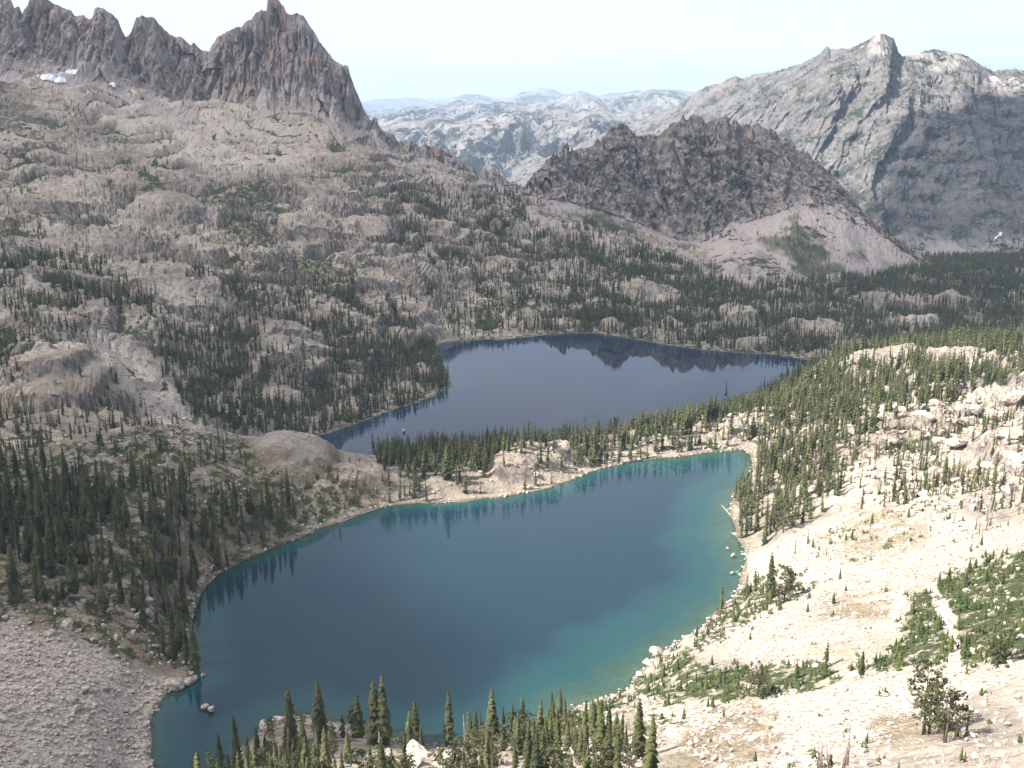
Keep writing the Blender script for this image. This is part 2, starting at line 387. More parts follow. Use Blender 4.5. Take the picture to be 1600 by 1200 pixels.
def mat_land():
    m, t, o = new_mat('granite_land')
    g = N(t, 'ShaderNodeNewGeometry'); P = g.outputs['Position']
    sepn = N(t, 'ShaderNodeSeparateXYZ'); t.links.new(g.outputs['Normal'], sepn.inputs[0]); up = sepn.outputs['Z']
    big = tnoise(t, P, 0.018, 5, 0.6); mid = tnoise(t, P, 0.11, 6, 0.65); fine = tnoise(t, P, 0.8, 5, 0.7)
    rock = mixc(t, ramp(t, big, 0.36, 0.64), (0.25, 0.206, 0.165), (0.42, 0.355, 0.285))
    rock = mixc(t, mth(t, 'MULTIPLY', ramp(t, mid, 0.42, 0.68), 0.6), rock, (0.165, 0.138, 0.112))
    # vertical water streaks and lichen on the steep faces
    streak = tnoise(t, vmap(t, P, (0.33, 0.33, 0.035)), 1.0, 5, 0.65)
    steep = ramp(t, up, 0.84, 0.58)
    rock = mixc(t, mth(t, 'MULTIPLY', steep, ramp(t, streak, 0.40, 0.60)), rock, (0.085, 0.075, 0.066))
    rock = mixc(t, mth(t, 'MULTIPLY', ramp(t, fine, 0.5, 0.8), 0.35), rock, (0.53, 0.48, 0.44))
    # joints between slabs
    wv = N(t, 'ShaderNodeVectorMath', op='ADD'); t.links.new(P, wv.inputs[0])
    nd = N(t, 'ShaderNodeTexNoise'); nd.inputs['Scale'].default_value = 0.1; t.links.new(P, nd.inputs['Vector'])
    sc = N(t, 'ShaderNodeVectorMath', op='SCALE'); sc.inputs[3].default_value = 9.0; t.links.new(nd.outputs['Color'], sc.inputs[0]); t.links.new(sc.outputs[0], wv.inputs[1])
    jn = voro(t, vmap(t, wv.outputs[0], (0.10, 0.17, 0.17)), 1.0, 'DISTANCE_TO_EDGE')
    joint = ramp(t, jn, 0.07, 0.0)
    rock = mixc(t, mth(t, 'MULTIPLY', joint, 0.6), rock, (0.10, 0.09, 0.075))
    # scree: stones of many sizes
    s1 = voro(t, P, 1.1, 'F1', 'Color'); s2 = voro(t, P, 0.42, 'F1', 'Distance'); s3 = voro(t, P, 1.1, 'F1', 'Distance')
    sv = N(t, 'ShaderNodeSeparateColor'); t.links.new(s1, sv.inputs[0])
    scree = mixc(t, sv.outputs[0], (0.37, 0.305, 0.252), (0.57, 0.497, 0.418))
    scree = mixc(t, mth(t, 'MULTIPLY', ramp(t, big, 0.50, 0.62), 0.5), scree, (0.33, 0.265, 0.20))
    scree = mixc(t, mth(t, 'MULTIPLY', ramp(t, s3, 0.55, 0.95), 0.55), scree, (0.17, 0.15, 0.13))
    col = mixc(t, attn(t, 'scree'), rock, scree)
    # heath: dry brown-yellow ground, turf: green
    hz = mixc(t, ramp(t, fine, 0.35, 0.65), (0.135, 0.098, 0.062), (0.25, 0.20, 0.125))
    hf = mth(t, 'MULTIPLY', attn(t, 'heath'), ramp(t, mid, 0.34, 0.56))
    col = mixc(t, hf, col, hz)
    tz = mixc(t, ramp(t, fine, 0.35, 0.65), (0.030, 0.040, 0.016), (0.066, 0.076, 0.030))
    tn = tnoise(t, P, 0.22, 6, 0.7)
    tf = mth(t, 'MULTIPLY', ramp(t, mth(t, 'ADD', attn(t, 'turf'), mth(t, 'MULTIPLY', mth(t, 'SUBTRACT', tn, 0.5), 2.2)), 0.38, 0.62), ramp(t, up, 0.45, 0.72))
    col = mixc(t, tf, col, tz)
    # wet, weed-stained rim and silt under the water
    col = mixc(t, attn(t, 'wet'), col, (0.10, 0.085, 0.055))
    col = mixc(t, attn(t, 'silt'), col, mixc(t, ramp(t, mid, 0.3, 0.7), (0.20, 0.18, 0.125), (0.32, 0.29, 0.21)))
    h1 = bump(t, tnoise(t, P, 0.35, 8, 0.68), 0.9, 1.6)
    hs = mth(t, 'MULTIPLY', s3, -1.0)
    h2 = N(t, 'ShaderNodeBump'); h2.inputs['Distance'].default_value = 0.5; t.links.new(attn(t, 'scree'), h2.inputs['Strength']); t.links.new(hs, h2.inputs['Height']); t.links.new(h1, h2.inputs['Normal'])
    diffuse(t, o, col, h2.outputs[0])
    return m
def mat_cliff(name, tone, warm, streak_sc, veg=0.0, vegsc=0.05, talus=(0.40, 0.345, 0.315), bdist=3.0, bscale=0.12, ledges=0.7):
    """fluted alpine wall; attribute talus = rubble apron below the wall"""
    m, t, o = new_mat(name)
    g = N(t, 'ShaderNodeNewGeometry'); P = g.outputs['Position']
    sepn = N(t, 'ShaderNodeSeparateXYZ'); t.links.new(g.outputs['Normal'], sepn.inputs[0]); up = sepn.outputs['Z']
    st = tnoise(t, vmap(t, P, streak_sc), 1.0, 6, 0.65, 0.4)
    big = tnoise(t, P, streak_sc[0] * 0.22, 4, 0.6); fine = tnoise(t, P, streak_sc[0] * 3.0, 6, 0.7)
    lo = tuple(q * 0.55 for q in tone); hi = tuple(min(q * 1.35, 0.8) for q in tone)
    col = mixc(t, ramp(t, st, 0.34, 0.68), lo, hi)
    col = mixc(t, mth(t, 'MULTIPLY', ramp(t, big, 0.52, 0.68), 0.75), col, warm)
    ledge = mth(t, 'MULTIPLY', ramp(t, up, 0.55, 0.8), ramp(t, fine, 0.3, 0.6))
    col = mixc(t, mth(t, 'MULTIPLY', ledge, ledges), col, talus)
    col = mixc(t, mth(t, 'MULTIPLY', ramp(t, fine, 0.55, 0.75), 0.45), col, lo)
    tl = mixc(t, ramp(t, tnoise(t, P, 0.5, 5, 0.8), 0.35, 0.65), tuple(q * 0.78 for q in talus), tuple(q * 1.18 for q in talus))
    col = mixc(t, attn(t, 'talus'), col, tl)
    if veg:
        vn = tnoise(t, P, vegsc, 8, 0.75); vb = tnoise(t, P, vegsc * 0.16, 3, 0.5)
        f = ramp(t, mth(t, 'ADD', vn, mth(t, 'MULTIPLY', mth(t, 'SUBTRACT', vb, 0.5), 0.8)), 0.60 - veg * 0.12, 0.66 - veg * 0.12)
        col = mixc(t, f, col, (0.034, 0.040, 0.026))
    col = mixc(t, attn(t, 'turf'), col, (0.07, 0.075, 0.035))
    nb = bump(t, tnoise(t, vmap(t, P, (bscale, bscale, bscale * 0.45)), 1.0, 9, 0.7), 1.0, bdist)
    diffuse(t, o, col, nb)
    return m
def mat_foliage(name, dark, light):
    m, t, o = new_mat(name)
    g = N(t, 'ShaderNodeNewGeometry'); P = g.outputs['Position']
    a = tnoise(t, P, 0.16, 2, 0.5); b = tnoise(t, P, 1.7, 3, 0.6)
    col = mixc(t, ramp(t, a, 0.35, 0.65), dark, light)
    col = mixc(t, mth(t, 'MULTIPLY', ramp(t, b, 0.45, 0.7), 0.5), col, tuple(q * 0.5 for q in dark))
    bs = diffuse(t, o, col, None, 0.75, 0.2)
    tr = N(t, 'ShaderNodeBsdfTranslucent'); t.links.new(col, tr.inputs[0])
    ms = N(t, 'ShaderNodeMixShader'); ms.inputs[0].default_value = 0.28; t.links.new(bs.outputs[0], ms.inputs[1]); t.links.new(tr.outputs[0], ms.inputs[2])
    t.links.new(ms.outputs[0], o.inputs[0]); return m
def mat_simple(name, a, b, scale, sc=(1, 1, 1), bd=0.05, objcoord=True, rough=0.9):
    m, t, o = new_mat(name)
    if objcoord: P = N(t, 'ShaderNodeTexCoord').outputs['Object']
    else: P = N(t, 'ShaderNodeNewGeometry').outputs['Position']
    n = tnoise(t, vmap(t, P, sc), scale, 7, 0.68)
    col = mixc(t, ramp(t, n, 0.35, 0.65), a, b)
    diffuse(t, o, col, bump(t, n, 0.8, bd), rough); return m
def mat_water(name, shallow, mid, deep, tint, k, wave, rough):
    """lake: mirror of the sky by Fresnel over a body that hides the bed with depth (attribute depth, metres)"""
    m, t, o = new_mat(name)
    P = N(t, 'ShaderNodeNewGeometry').outputs['Position']
    d = attn(t, 'depth')
    cr_ = N(t, 'ShaderNodeValToRGB'); e = cr_.color_ramp.elements
    e[0].position = 0.0; e[0].color = shallow + (1,); e[1].position = 1.0; e[1].color = deep + (1,)
    q = e.new(0.30); q.color = mid + (1,)
    t.links.new(mth(t, 'DIVIDE', d, 11.0, True), cr_.inputs[0])
    wn = tnoise(t, vmap(t, P, (0.55, 1.0, 1)), wave, 4, 0.6)
    wn2 = tnoise(t, vmap(t, P, (0.35, 1.0, 1)), wave * 0.16, 3, 0.5)
    nb = bump(t, wn, 0.06, 0.12); nb = bump(t, wn2, 0.06, 0.25, nb)
    df = N(t, 'ShaderNodeBsdfDiffuse'); t.links.new(cr_.outputs[0], df.inputs[0])
    tp = N(t, 'ShaderNodeBsdfTransparent'); tp.inputs[0].default_value = tint + (1,)
    body = N(t, 'ShaderNodeMixShader')
    ex = mth(t, 'SUBTRACT', 1.0, mth(t, 'EXPONENT', mth(t, 'MULTIPLY', d, -k)))
    t.links.new(ex, body.inputs[0]); t.links.new(tp.outputs[0], body.inputs[1]); t.links.new(df.outputs[0], body.inputs[2])
    gl = N(t, 'ShaderNodeBsdfGlossy'); gl.inputs['Color'].default_value = (1, 1, 1, 1); t.links.new(mth(t, 'MULTIPLY', ramp(t, tnoise(t, vmap(t, P, (0.5, 1, 1)), 0.022, 3, 0.5), 0.35, 0.65), rough * 2.2), gl.inputs['Roughness']); t.links.new(nb, gl.inputs['Normal'])
    fr = N(t, 'ShaderNodeFresnel'); fr.inputs[0].default_value = 1.333; t.links.new(nb, fr.inputs['Normal'])
    ms = N(t, 'ShaderNodeMixShader'); t.links.new(fr.outputs[0], ms.inputs[0]); t.links.new(body.outputs[0], ms.inputs[1]); t.links.new(gl.outputs[0], ms.inputs[2])
    t.links.new(ms.outputs[0], o.inputs[0]); return m

M_LAND = mat_land()
M_CRAG = mat_cliff('crag_rock', (0.225, 0.195, 0.178), (0.34, 0.225, 0.16), (0.10, 0.10, 0.012), talus=(0.40, 0.34, 0.305), bdist=4.0, bscale=0.16)
M_BUTTE = mat_cliff('butte_rock', (0.180, 0.156, 0.134), (0.26, 0.19, 0.15), (0.07, 0.07, 0.02), veg=0.25, vegsc=0.09, talus=(0.40, 0.335, 0.305), bdist=5.0, bscale=0.10)
M_MASSIF = mat_cliff('massif_rock', (0.125, 0.116, 0.110), (0.16, 0.135, 0.115), (0.03, 0.03, 0.010), veg=0.55, vegsc=0.085, talus=(0.33, 0.30, 0.275), bdist=14.0, bscale=0.045, ledges=0.22)
M_RANGE = mat_cliff('range_rock', (0.20, 0.185, 0.17), (0.28, 0.235, 0.19), (0.005, 0.005, 0.002), veg=0.70, vegsc=0.020, talus=(0.45, 0.41, 0.37), bdist=70.0, bscale=0.010, ledges=0.3)
M_FAR = mat_cliff('far_forest_hills', (0.16, 0.17, 0.15), (0.25, 0.23, 0.2), (0.002, 0.002, 0.001), veg=1.2, vegsc=0.003, bdist=60.0, bscale=0.003)
M_FIR = mat_foliage('fir_needles', (0.040, 0.050, 0.020), (0.118, 0.122, 0.046))
M_FIRL = mat_foliage('young_fir_needles', (0.052, 0.078, 0.026), (0.105, 0.125, 0.040))
M_PINE = mat_foliage('pine_needles', (0.070, 0.080, 0.036), (0.120, 0.125, 0.055))
M_RED = mat_foliage('dead_red_needles', (0.13, 0.060, 0.035), (0.22, 0.115, 0.065))
M_BARK = mat_simple('bark', (0.06, 0.048, 0.04), (0.15, 0.125, 0.105), 6.0, (1, 1, 0.2))
M_DEAD = mat_simple('weathered_wood', (0.20, 0.165, 0.145), (0.40, 0.355, 0.32), 5.0, (1, 1, 0.15))
M_STONE = mat_simple('granite_stone', (0.23, 0.188, 0.152), (0.53, 0.462, 0.39), 0.75, bd=0.25, objcoord=False)
M_SNOW = mat_simple('old_snow', (0.72, 0.74, 0.77), (0.86, 0.87, 0.88), 0.25, bd=0.5)
M_W1 = mat_water('upper_lake_water', (0.042, 0.092, 0.074), (0.013, 0.054, 0.056), (0.0075, 0.025, 0.036), (0.50, 0.68, 0.62), 0.6, 0.42, 0.055)
M_W2 = mat_water('lower_lake_water', (0.03, 0.06, 0.07), (0.005, 0.022, 0.046), (0.003, 0.011, 0.027), (0.35, 0.50, 0.55), 0.9, 0.20, 0.03)

# ------------------------------------------------------------------ near land: one sheet, finer where the photo sees more of it
def soft(u, v, poly, wob=7.0, blur=10.0, seed=0):
    """0..1 cover of a photo region with a ragged edge"""
    uu = u + wob * 2 * fbm(u / 26, v / 16, oct=3, seed=70 + seed); vv = v + wob * fbm(u / 26, v / 16, oct=3, seed=80 + seed)
    return sstep(blur, -blur, sdist(uu, vv, poly))
P_SCREE_L = [(-400,975),(0,975),(60,985),(130,1005),(200,1040),(255,1062),(300,1060),(300,1300),(-400,1300)]
P_SCREE_M = [(130,515),(170,520),(230,560),(262,600),(300,640),(330,690),(280,690),(230,650),(200,610),(165,560)]
P_SCREE_T = [(60,120),(140,105),(260,150),(420,160),(520,200),(470,260),(330,265),(240,240),(170,190),(90,150)]
P_TALUS_R = [(1160,870),(1220,850),(1330,800),(1420,790),(1480,800),(1620,830),(1900,800),(1900,860),(1600,860),(1500,890),(1430,920),(1400,1000),(1330,1050),(1150,1030),(1060,1010),(1120,960),(1180,930)]
P_TALUS_N = [(1000,1110),(1150,1095),(1300,1070),(1450,1048),(1650,1030),(1900,1030),(1900,1330),(1300,1330),(1100,1200)]
P_MEADOW = [(1330,1050),(1400,1000),(1425,925),(1500,890),(1600,860),(1900,800),(1900,1030),(1600,1035),(1450,1045)]
P_SHRUB = [(862,1132),(940,1095),(1000,1062),(1090,990),(1150,925),(1190,900),(1240,905),(1300,905),(1240,935),(1150,985),(1080,1030),(1150,1040),(1290,1030),(1330,1055),(1250,1085),(1120,1100),(1010,1090),(930,1125),(860,1160)]
P_GULLY = [(1440,905),(1462,915),(1488,955),(1502,1000),(1500,1045),(1505,1100),(1488,1100),(1482,1045),(1485,1005),(1470,965)]
P_HEATH_K = [(-300,690),(0,700),(150,685),(250,655),(400,695),(560,735),(610,785),(450,845),(320,915),(300,1050),(200,1040),(100,990),(0,975),(-300,975)]
P_TURF_L = [(350,300),(400,270),(440,300),(420,360),(440,390),(520,400),(540,440),(420,450),(380,400),(340,350)]
P_SOIL = [[(1330,800),(1420,790),(1450,830),(1400,880),(1340,880),(1290,850)], [(1080,1110),(1180,1100),(1230,1150),(1150,1210),(1050,1200)], [(1280,930),(1400,915),(1420,960),(1330,990),(1270,970)], [(1350,1120),(1480,1110),(1500,1150),(1380,1170)]]
P_SLAB = [(1440,1130),(1560,1062),(1720,1010),(1720,1300),(1350,1300),(1330,1190)]
P_GREENFLAT = [(880,1130),(1010,1095),(1120,1100),(1060,1150),(1000,1200),(880,1200)]

A_IN = np.linspace(-0.60, 0.60, 820)
A_OUT = np.linspace(0.60, 0.80, 34)[1:]
AC = np.concatenate([-A_OUT[::-1], A_IN, A_OUT])
NR = 590
def row_depths():
    ac = np.linspace(-0.8, 0.8, 65); Y = np.geomspace(30, 2250, 1500)
    X = ac[:, None] * Y; z = rbf(X, np.broadcast_to(Y, X.shape))
    inw = sdist(X.ravel(), np.broadcast_to(Y, X.shape).ravel(), L1).reshape(X.shape)
    u, v, d = proj(X, np.broadcast_to(Y, X.shape), z)
    ds = np.abs(np.diff(v, axis=1)); ds = np.minimum(ds, 8)
    ds = ds + 0.28 * 1000 * np.diff(np.log(Y))[None, :] * 0.5
    ds *= np.where(inw[:, 1:] < -12, 0.35, 1.0)
    c = np.concatenate([np.zeros((65, 1)), np.cumsum(ds, 1)], 1); c /= c[:, -1:]
    R = np.array([np.interp(np.linspace(0, 1, NR), c[i], Y) for i in range(65)])
    k = np.array([1, 2, 3, 2, 1]) / 9.0
    Rp = np.pad(R, ((2, 2), (0, 0)), 'edge'); R = sum(k[j] * Rp[j:j + 65] for j in range(5))
    return np.array([np.interp(AC, ac, R[:, j]) for j in range(NR)])
YG = row_depths(); XG = AC[None, :] * YG
ZG, CREASE, COVER, DSH = land(XG, YG, True)
UG, VG, _ = proj(XG, YG, ZG)
me = mesh_np('terrain', np.stack([XG, YG, ZG], -1).reshape(-1, 3), gridfaces(NR, len(AC)), False, [M_LAND])
def zone_attrs(U, V, Y, crease, cover, d, z):
    scree = np.maximum.reduce([soft(U, V, P_SCREE_L, seed=1), soft(U, V, P_SCREE_M, seed=2) * (Y < 1000), soft(U, V, P_SCREE_T, seed=3) * (Y > 1200), soft(U, V, P_TALUS_R, seed=4), soft(U, V, P_TALUS_N, seed=5)])
    scree = np.clip(np.maximum(scree, 0.35 * sstep(0.45, 0.8, crease)), 0, 1)
    heath = np.maximum(soft(U, V, P_HEATH_K, seed=6) * 0.9 * (Y < 520), 0.75 * sstep(0.15, 0.6, crease) * (Y > 420)) * (1 - 0.8 * cover)
    heath = np.maximum(heath, 0.30 * soft(U, V, P_TALUS_R, seed=7))
    for i_, ps_ in enumerate(P_SOIL): heath = np.maximum(heath, 0.85 * soft(U, V, ps_, 16, 14, seed=20 + i_))
    scree = scree * (1 - 0.85 * soft(U, V, P_SLAB, 14, 10, seed=25))
    turf = np.maximum.reduce([0.64 * soft(U, V, P_MEADOW, 12, 14, seed=8), 0.60 * soft(U, V, P_SHRUB, 12, 12, seed=9), 0.60 * soft(U, V, P_TURF_L, 12, 16, seed=10) * (Y > 700), 0.40 * soft(U, V, P_GREENFLAT, 12, 16, seed=11)])
    forest = np.maximum(sstep(0, 30, Y - 1000) * (V > 420) * 0.62, 0)
    turf = np.maximum(turf, 0.95 * sstep(0.08, 0.42, crease) * (Y > 480) * (0.45 + 0.55 * sstep(-0.2, 0.3, noise(U / 70, V / 45, seed=91))))
    turf = np.maximum(turf, 0.50 * forest)
    turf = np.maximum(turf, 0.5 * soft(U, V, P_HEATH_K, seed=12) * (Y < 520) * (1 - cover))
    turf = np.maximum(turf, 0.5 * sstep(20, 4, d) * (z < -40))
    gul = np.maximum(soft(U, V, P_GULLY, 3, 4, seed=13), soft(U, V, [(1400,925),(1412,925),(1404,975),(1394,1010),(1386,1010),(1394,965)], 3, 4, seed=14)); turf *= 1 - gul; scree = np.maximum(scree, gul)
    turf *= (1 - cover) ** 1.5
    wet = sstep(2.2, 0.3, np.abs(d)) * 0.75
    silt = sstep(-0.5, -3.0, d)
    return scree, heath * (1 - gul), turf, wet, silt
sc_, he_, tu_, we_, si_ = zone_attrs(UG, VG, YG, CREASE, COVER, DSH, ZG)
for nme, val in (('scree', sc_), ('heath', he_), ('turf', tu_), ('wet', we_), ('silt', si_)): attr(me, nme, val)
sm = np.repeat(((YG[:-1] + YG[1:]) / 2 < 470)[:, :-1].ravel(), 1); me.polygons.foreach_set('use_smooth', sm)      # crisp facets only where they are finer than the picture
terrain = link('terrain', me, label='granite basin of slabs, scree and heath around two lakes', kind='structure')
# ground under and behind the viewpoint
gx, gy = np.meshgrid(np.linspace(-160, 160, 60), np.linspace(-120, 34, 40)); gz = land(gx, gy) - 0.05
me = mesh_np('ground', np.stack([gx, gy, gz], -1).reshape(-1, 3), gridfaces(40, 60), True, [M_LAND])
for nme, val in (('scree', 0.8), ('heath', 0.3), ('turf', 0.0), ('wet', 0.0), ('silt', 0.0)): attr(me, nme, np.full(gx.size, val))
link('ground', me, label='stony slope at the viewpoint', kind='structure')

# ------------------------------------------------------------------ mountains: lofted from skyline, foot of wall and foot of talus
def interp_row(row, us):
    r = np.array(sorted(row), float); return np.interp(us, r[:, 0], r[:, 1]), np.interp(us, r[:, 0], r[:, 2])
def loft(rows, us, segs, back):
    """rows top to bottom of (u,v,D); back = (extra distance, drop, segments) behind the skyline"""
    W = []
    v0, D0 = interp_row(rows[0], us); x0, y0, z0 = pt(us, v0, D0)
    bd, drop, bs = back
    for k in range(bs, 0, -1):
        f = k / bs; W.append((x0 * (1 + bd * f / D0), y0 + bd * f, z0 - drop * f ** 0.8, np.zeros_like(us), np.full_like(us, -f)))
    for i in range(len(rows) - 1):
        va, Da = interp_row(rows[i], us); vb, Db = interp_row(rows[i + 1], us)
        for k in range(segs[i] + (1 if i == len(rows) - 2 else 0)):
            f = k / segs[i]; x, y, z = pt(us, va + (vb - va) * f, Da + (Db - Da) * f)
            W.append((x, y, z, np.full_like(us, i + f), np.full_like(us, (i + f))))
    return [np.array([q[j] for q in W]) for j in range(5)]
def ridge_mountain(name, label, mat, rows, us, segs, back, disp, talus, turf=None):
    X, Y, Z, T, TB = loft(rows, us, segs, back)
    dX, dY, dZ = disp(X, Y, Z, TB, us); X = X + dX; Y = Y + dY; Z = Z + dZ
    me = mesh_np(name, np.stack([X, Y, Z], -1).reshape(-1, 3), gridfaces(X.shape[0], X.shape[1])[:, ::-1], False, [mat])
    attr(me, 'talus', talus(X, Y, Z, T)); attr(me, 'turf', turf(X, Y, Z, T) if turf else np.zeros(X.size))
    link(name, me, label=label, kind='structure')
    return X, Y, Z, T

sky_crag = [(-400,-20),(-250,10),(-150,-40),(-80,-15),(-30,-20),(0,-9),(12,-4),(18,0),(23,13),(30,9),(35,21),(39,15),(45,1),(50,-6),(66,-6),(78,1),(95,10),(110,16),(117,25),(126,23),(138,28),(145,27),(148,13),(160,12),(172,18),(184,30),
 (190,45),(196,56),(201,55),(207,42),(213,27),(222,25),(240,28),(250,40),(266,55),(285,58),(298,70),(302,66),(315,78),(326,81),(331,72),(340,58),(350,52),(362,44),(376,42),(386,32),(394,30),(398,22),(408,15),
 (412,18),(417,17),(417.5,3),(419,-7),(428,-9),(438,3),(444,12),(447,20),(455,24),(465,21),(475,26),(483,38),(490,48),(500,66),(510,78),(520,92),(528,98),(538,102),(544,105),(546,115),(552,130),(560,150),(568,170),
 (578,188),(583,188),(584,182),(588,182),(591,196),(597,203),(605,210),(612,212),(620,222),(628,230),(634,226),(640,221),(648,222),(655,230),(665,226),(680,228),(700,236),(715,248),(728,258),(740,262),(745,270),
 (752,268),(758,262),(764,272),(770,265),(778,264),(783,275),(795,283),(806,286),(814,292),(822,296)]
def Dc(u): return np.interp(u, [-400,0,200,330,430,580,740,822], [1480,1530,1590,1640,1650,1600,1620,1640])
r0 = [(u, v, float(Dc(u))) for u, v in sky_crag]
cb = [(-400,130),(-100,110),(0,92),(50,104),(100,104),(150,104),(185,118),(230,142),(270,155),(320,158),(360,156),(400,152),(440,142),(480,142),(505,152),(535,188),(560,200),(585,205),(620,240),(680,250),(740,275),(822,303)]
r1 = [(u, v, float(Dc(u)) - (75 if u < 560 else 34)) for u, v in cb]
r2 = []; r3 = []
for u, v in cb:      # the apron runs out onto the slope below and dives under it
    v2 = v + (34 if u < 560 else 18); D2 = min(max(hit(u, v2)[1] - 4, Dc(u) - 200), Dc(u) - (90 if u < 560 else 45)); r2.append((u, v2, float(D2)))
    v3 = v2 + 40; r3.append((u, v3, float(max(hit(u, v3)[1] + 55, D2 - 90))))
us = np.unique(np.concatenate([np.linspace(-400, 0, 90), np.linspace(0, 822, 560)]))
def disp_crag(X, Y, Z, T, us):
    w_ = np.where(T < 0, 0.15, np.where(T < 1, 0.12 + 0.88 * sstep(0, 0.30, T), np.clip(2 - T, 0.12, 1)))
    fl = ridged(X / 46 + 0.25 * noise(X / 60, Z / 60, seed=3), Z / 190, Y / 160, oct=4, seed=101, gain=0.55)
    fl2 = ridged(X / 9, Z / 45, Y / 50, oct=3, seed=111)
    d = -(fl - 0.25) * 7 * w_ - fl2 * 1.8 * w_
    cr1 = np.clip(1 - 7 * np.abs(noise(X / 26, Z / 130, Y / 120, seed=151)), 0, 1) * 9 + np.clip(1 - 6 * np.abs(noise(X / 9 + Z / 60, Z / 70, Y / 60, seed=152)), 0, 1) * 4
    d = d + cr1 * w_
    _, cell = worley(X / 9.0 + 0.3 * noise(X / 5, Y / 5, seed=153), Z / 70, 154); _, cell2 = worley(X / 4.0, Z / 22, 155)
    _, cell3 = worley(X / 27.0 + 0.25 * noise(X / 14, Z / 14, seed=156) + 0.15 * Z / 27, Z / 120, 157)
    d = d - ((cell - 0.5) * 8 + (cell2 - 0.5) * 3.5 + (cell3 - 0.5) * 22) * w_
    dz = fbm(X / 6, Y / 30, Z / 14, oct=3, seed=121) * 1.4 * np.where(T < 1.05, 1, 0.8) + ((cell - 0.5) * 2.2 + (cell2 - 0.5) * 1.2) * np.where(T < 1, 1, 0.25)
    br = fbm(X / 22, Y / 22, Z / 24, oct=4, seed=131) * 2.6 * w_
    return fl2 * 1.2 * w_, d + br, dz
crag = ridge_mountain('mountain', 'jagged granite crest with a square-topped summit spire above talus', M_CRAG, [r0, r1, r2, r3], us, [72, 26, 14], (260, 190, 10),
    disp_crag, lambda X, Y, Z, T: sstep(0.80, 1.15, T + 0.28 * fbm(X / 26, Z / 26, oct=3, seed=141)))

sky_but = [(812,296),(820,290),(830,280),(838,268),(845,262),(852,254),(858,250),(864,240),(870,242),(878,235),(881,224),(886,221),(890,236),(905,232),(920,228),(932,218),(938,222),(945,212),(955,200),(962,199),(968,194),(978,196),(985,204),(990,207),
 (1005,212),(1014,208),(1022,215),(1034,208),(1040,198),(1052,190),(1060,190),(1066,184),(1076,184),(1083,177),(1095,182),(1102,190),(1108,190),(1116,184),(1122,186),(1135,184),(1142,192),(1150,188),(1160,198),(1166,192),(1175,194),(1184,190),(1192,198),(1202,202),
 (1220,215),(1232,218),(1240,226),(1262,240),(1270,250),(1285,258),(1305,280),(1325,300),(1340,318),(1355,336),(1365,350),(1385,365),(1410,378),(1430,395),(1450,412),(1470,428)]
def Db(u): return np.interp(u, [812,900,1080,1200,1360,1430,1470], [1640,1690,1730,1710,1640,1580,1540])
b0 = [(u, v, float(Db(u))) for u, v in sky_but]
bb = [(812,304),(850,308),(900,318),(950,334),(1000,350),(1030,366),(1060,374),(1095,378),(1115,370),(1140,350),(1165,348),(1200,336),(1240,322),(1280,318),(1320,326),(1355,352),(1385,372),(1430,404),(1470,436)]
DD = lambda u, k: float(np.interp(u, [812, 900, 1000, 1080, 1200, 1360, 1430, 1470], k))
b1 = [(u, v, DD(u, [1590, 1600, 1590, 1575, 1580, 1560, 1545, 1520])) for u, v in bb]
bt = [(812,316),(850,330),(900,352),(950,375),(1000,397),(1060,415),(1130,432),(1200,446),(1260,442),(1330,434),(1400,424),(1440,418),(1470,440)]
b2 = [(u, v, DD(u, [1530, 1470, 1400, 1370, 1350, 1430, 1510, 1500])) for u, v in bt]
b3 = [(u, v + 30, DD(u, [1470, 1400, 1330, 1300, 1280, 1350, 1440, 1440])) for u, v in bt]
us = np.linspace(812, 1470, 440)
def disp_but(X, Y, Z, T, us):
    w_ = np.where(T < 0, 0.5, np.where(T < 1, 0.22 + 0.78 * sstep(0, 0.3, T), np.clip(1.5 - T, 0.10, 1)))
    q = X + 0.35 * Z
    fl = ridged(q / 60, Z / 190, Y / 160, oct=4, seed=201, gain=0.46)
    d = -(fl - 0.3) * 30 * w_ + fbm(X / 16, Y / 16, Z / 12, oct=4, seed=211) * 4.5 * w_
    _, cell = worley(X / 10.0 + 0.3 * noise(X / 6, Y / 6, seed=253), Z / 20, 254); _, cell2 = worley(X / 4.5, Z / 8, 255)
    d = d - ((cell - 0.5) * 8 + (cell2 - 0.5) * 4) * w_ + np.clip(1 - 6 * np.abs(noise(X / 30 + Z / 90, Z / 140, Y / 120, seed=251)), 0, 1) * 10 * w_
    dz = fbm(X / 5.5, Y / 30, Z / 10, oct=3, seed=221) * np.where(T < 1, 2.0, 1.0) + ((cell - 0.5) * 5 + (cell2 - 0.5) * 3) * np.where(T < 1, 1, 0.15)
    return 0 * X, d, dz
def but_turf(X, Y, Z, T):
    u, v, _ = proj(X, Y, Z)
    a = soft(u, v, [(1240,330),(1290,400),(1330,430),(1290,440),(1255,435),(1220,390),(1180,380),(1190,370),(1225,370)], 9, 6, seed=31)
    b = soft(u, v, [(930,330),(990,350),(1040,400),(1020,410),(960,370),(900,340)], 9, 6, seed=32)
    return np.clip(np.maximum(a, b) * 0.8 + 0.5 * sstep(1.1, 1.6, T) * sstep(0.0, 0.5, fbm(X / 30, Y / 50, oct=3, seed=233)), 0, 1) * (T > 0.6)
butte = ridge_mountain('mountain', 'dark craggy butte with pale talus fans above the far lake', M_BUTTE, [b0, b1, b2, b3], us, [96, 52, 14], (220, 230, 8),
    disp_but, lambda X, Y, Z, T: sstep(0.86, 1.10, T + 0.22 * fbm(X / 30, Z / 60, oct=3, seed=241)), but_turf)

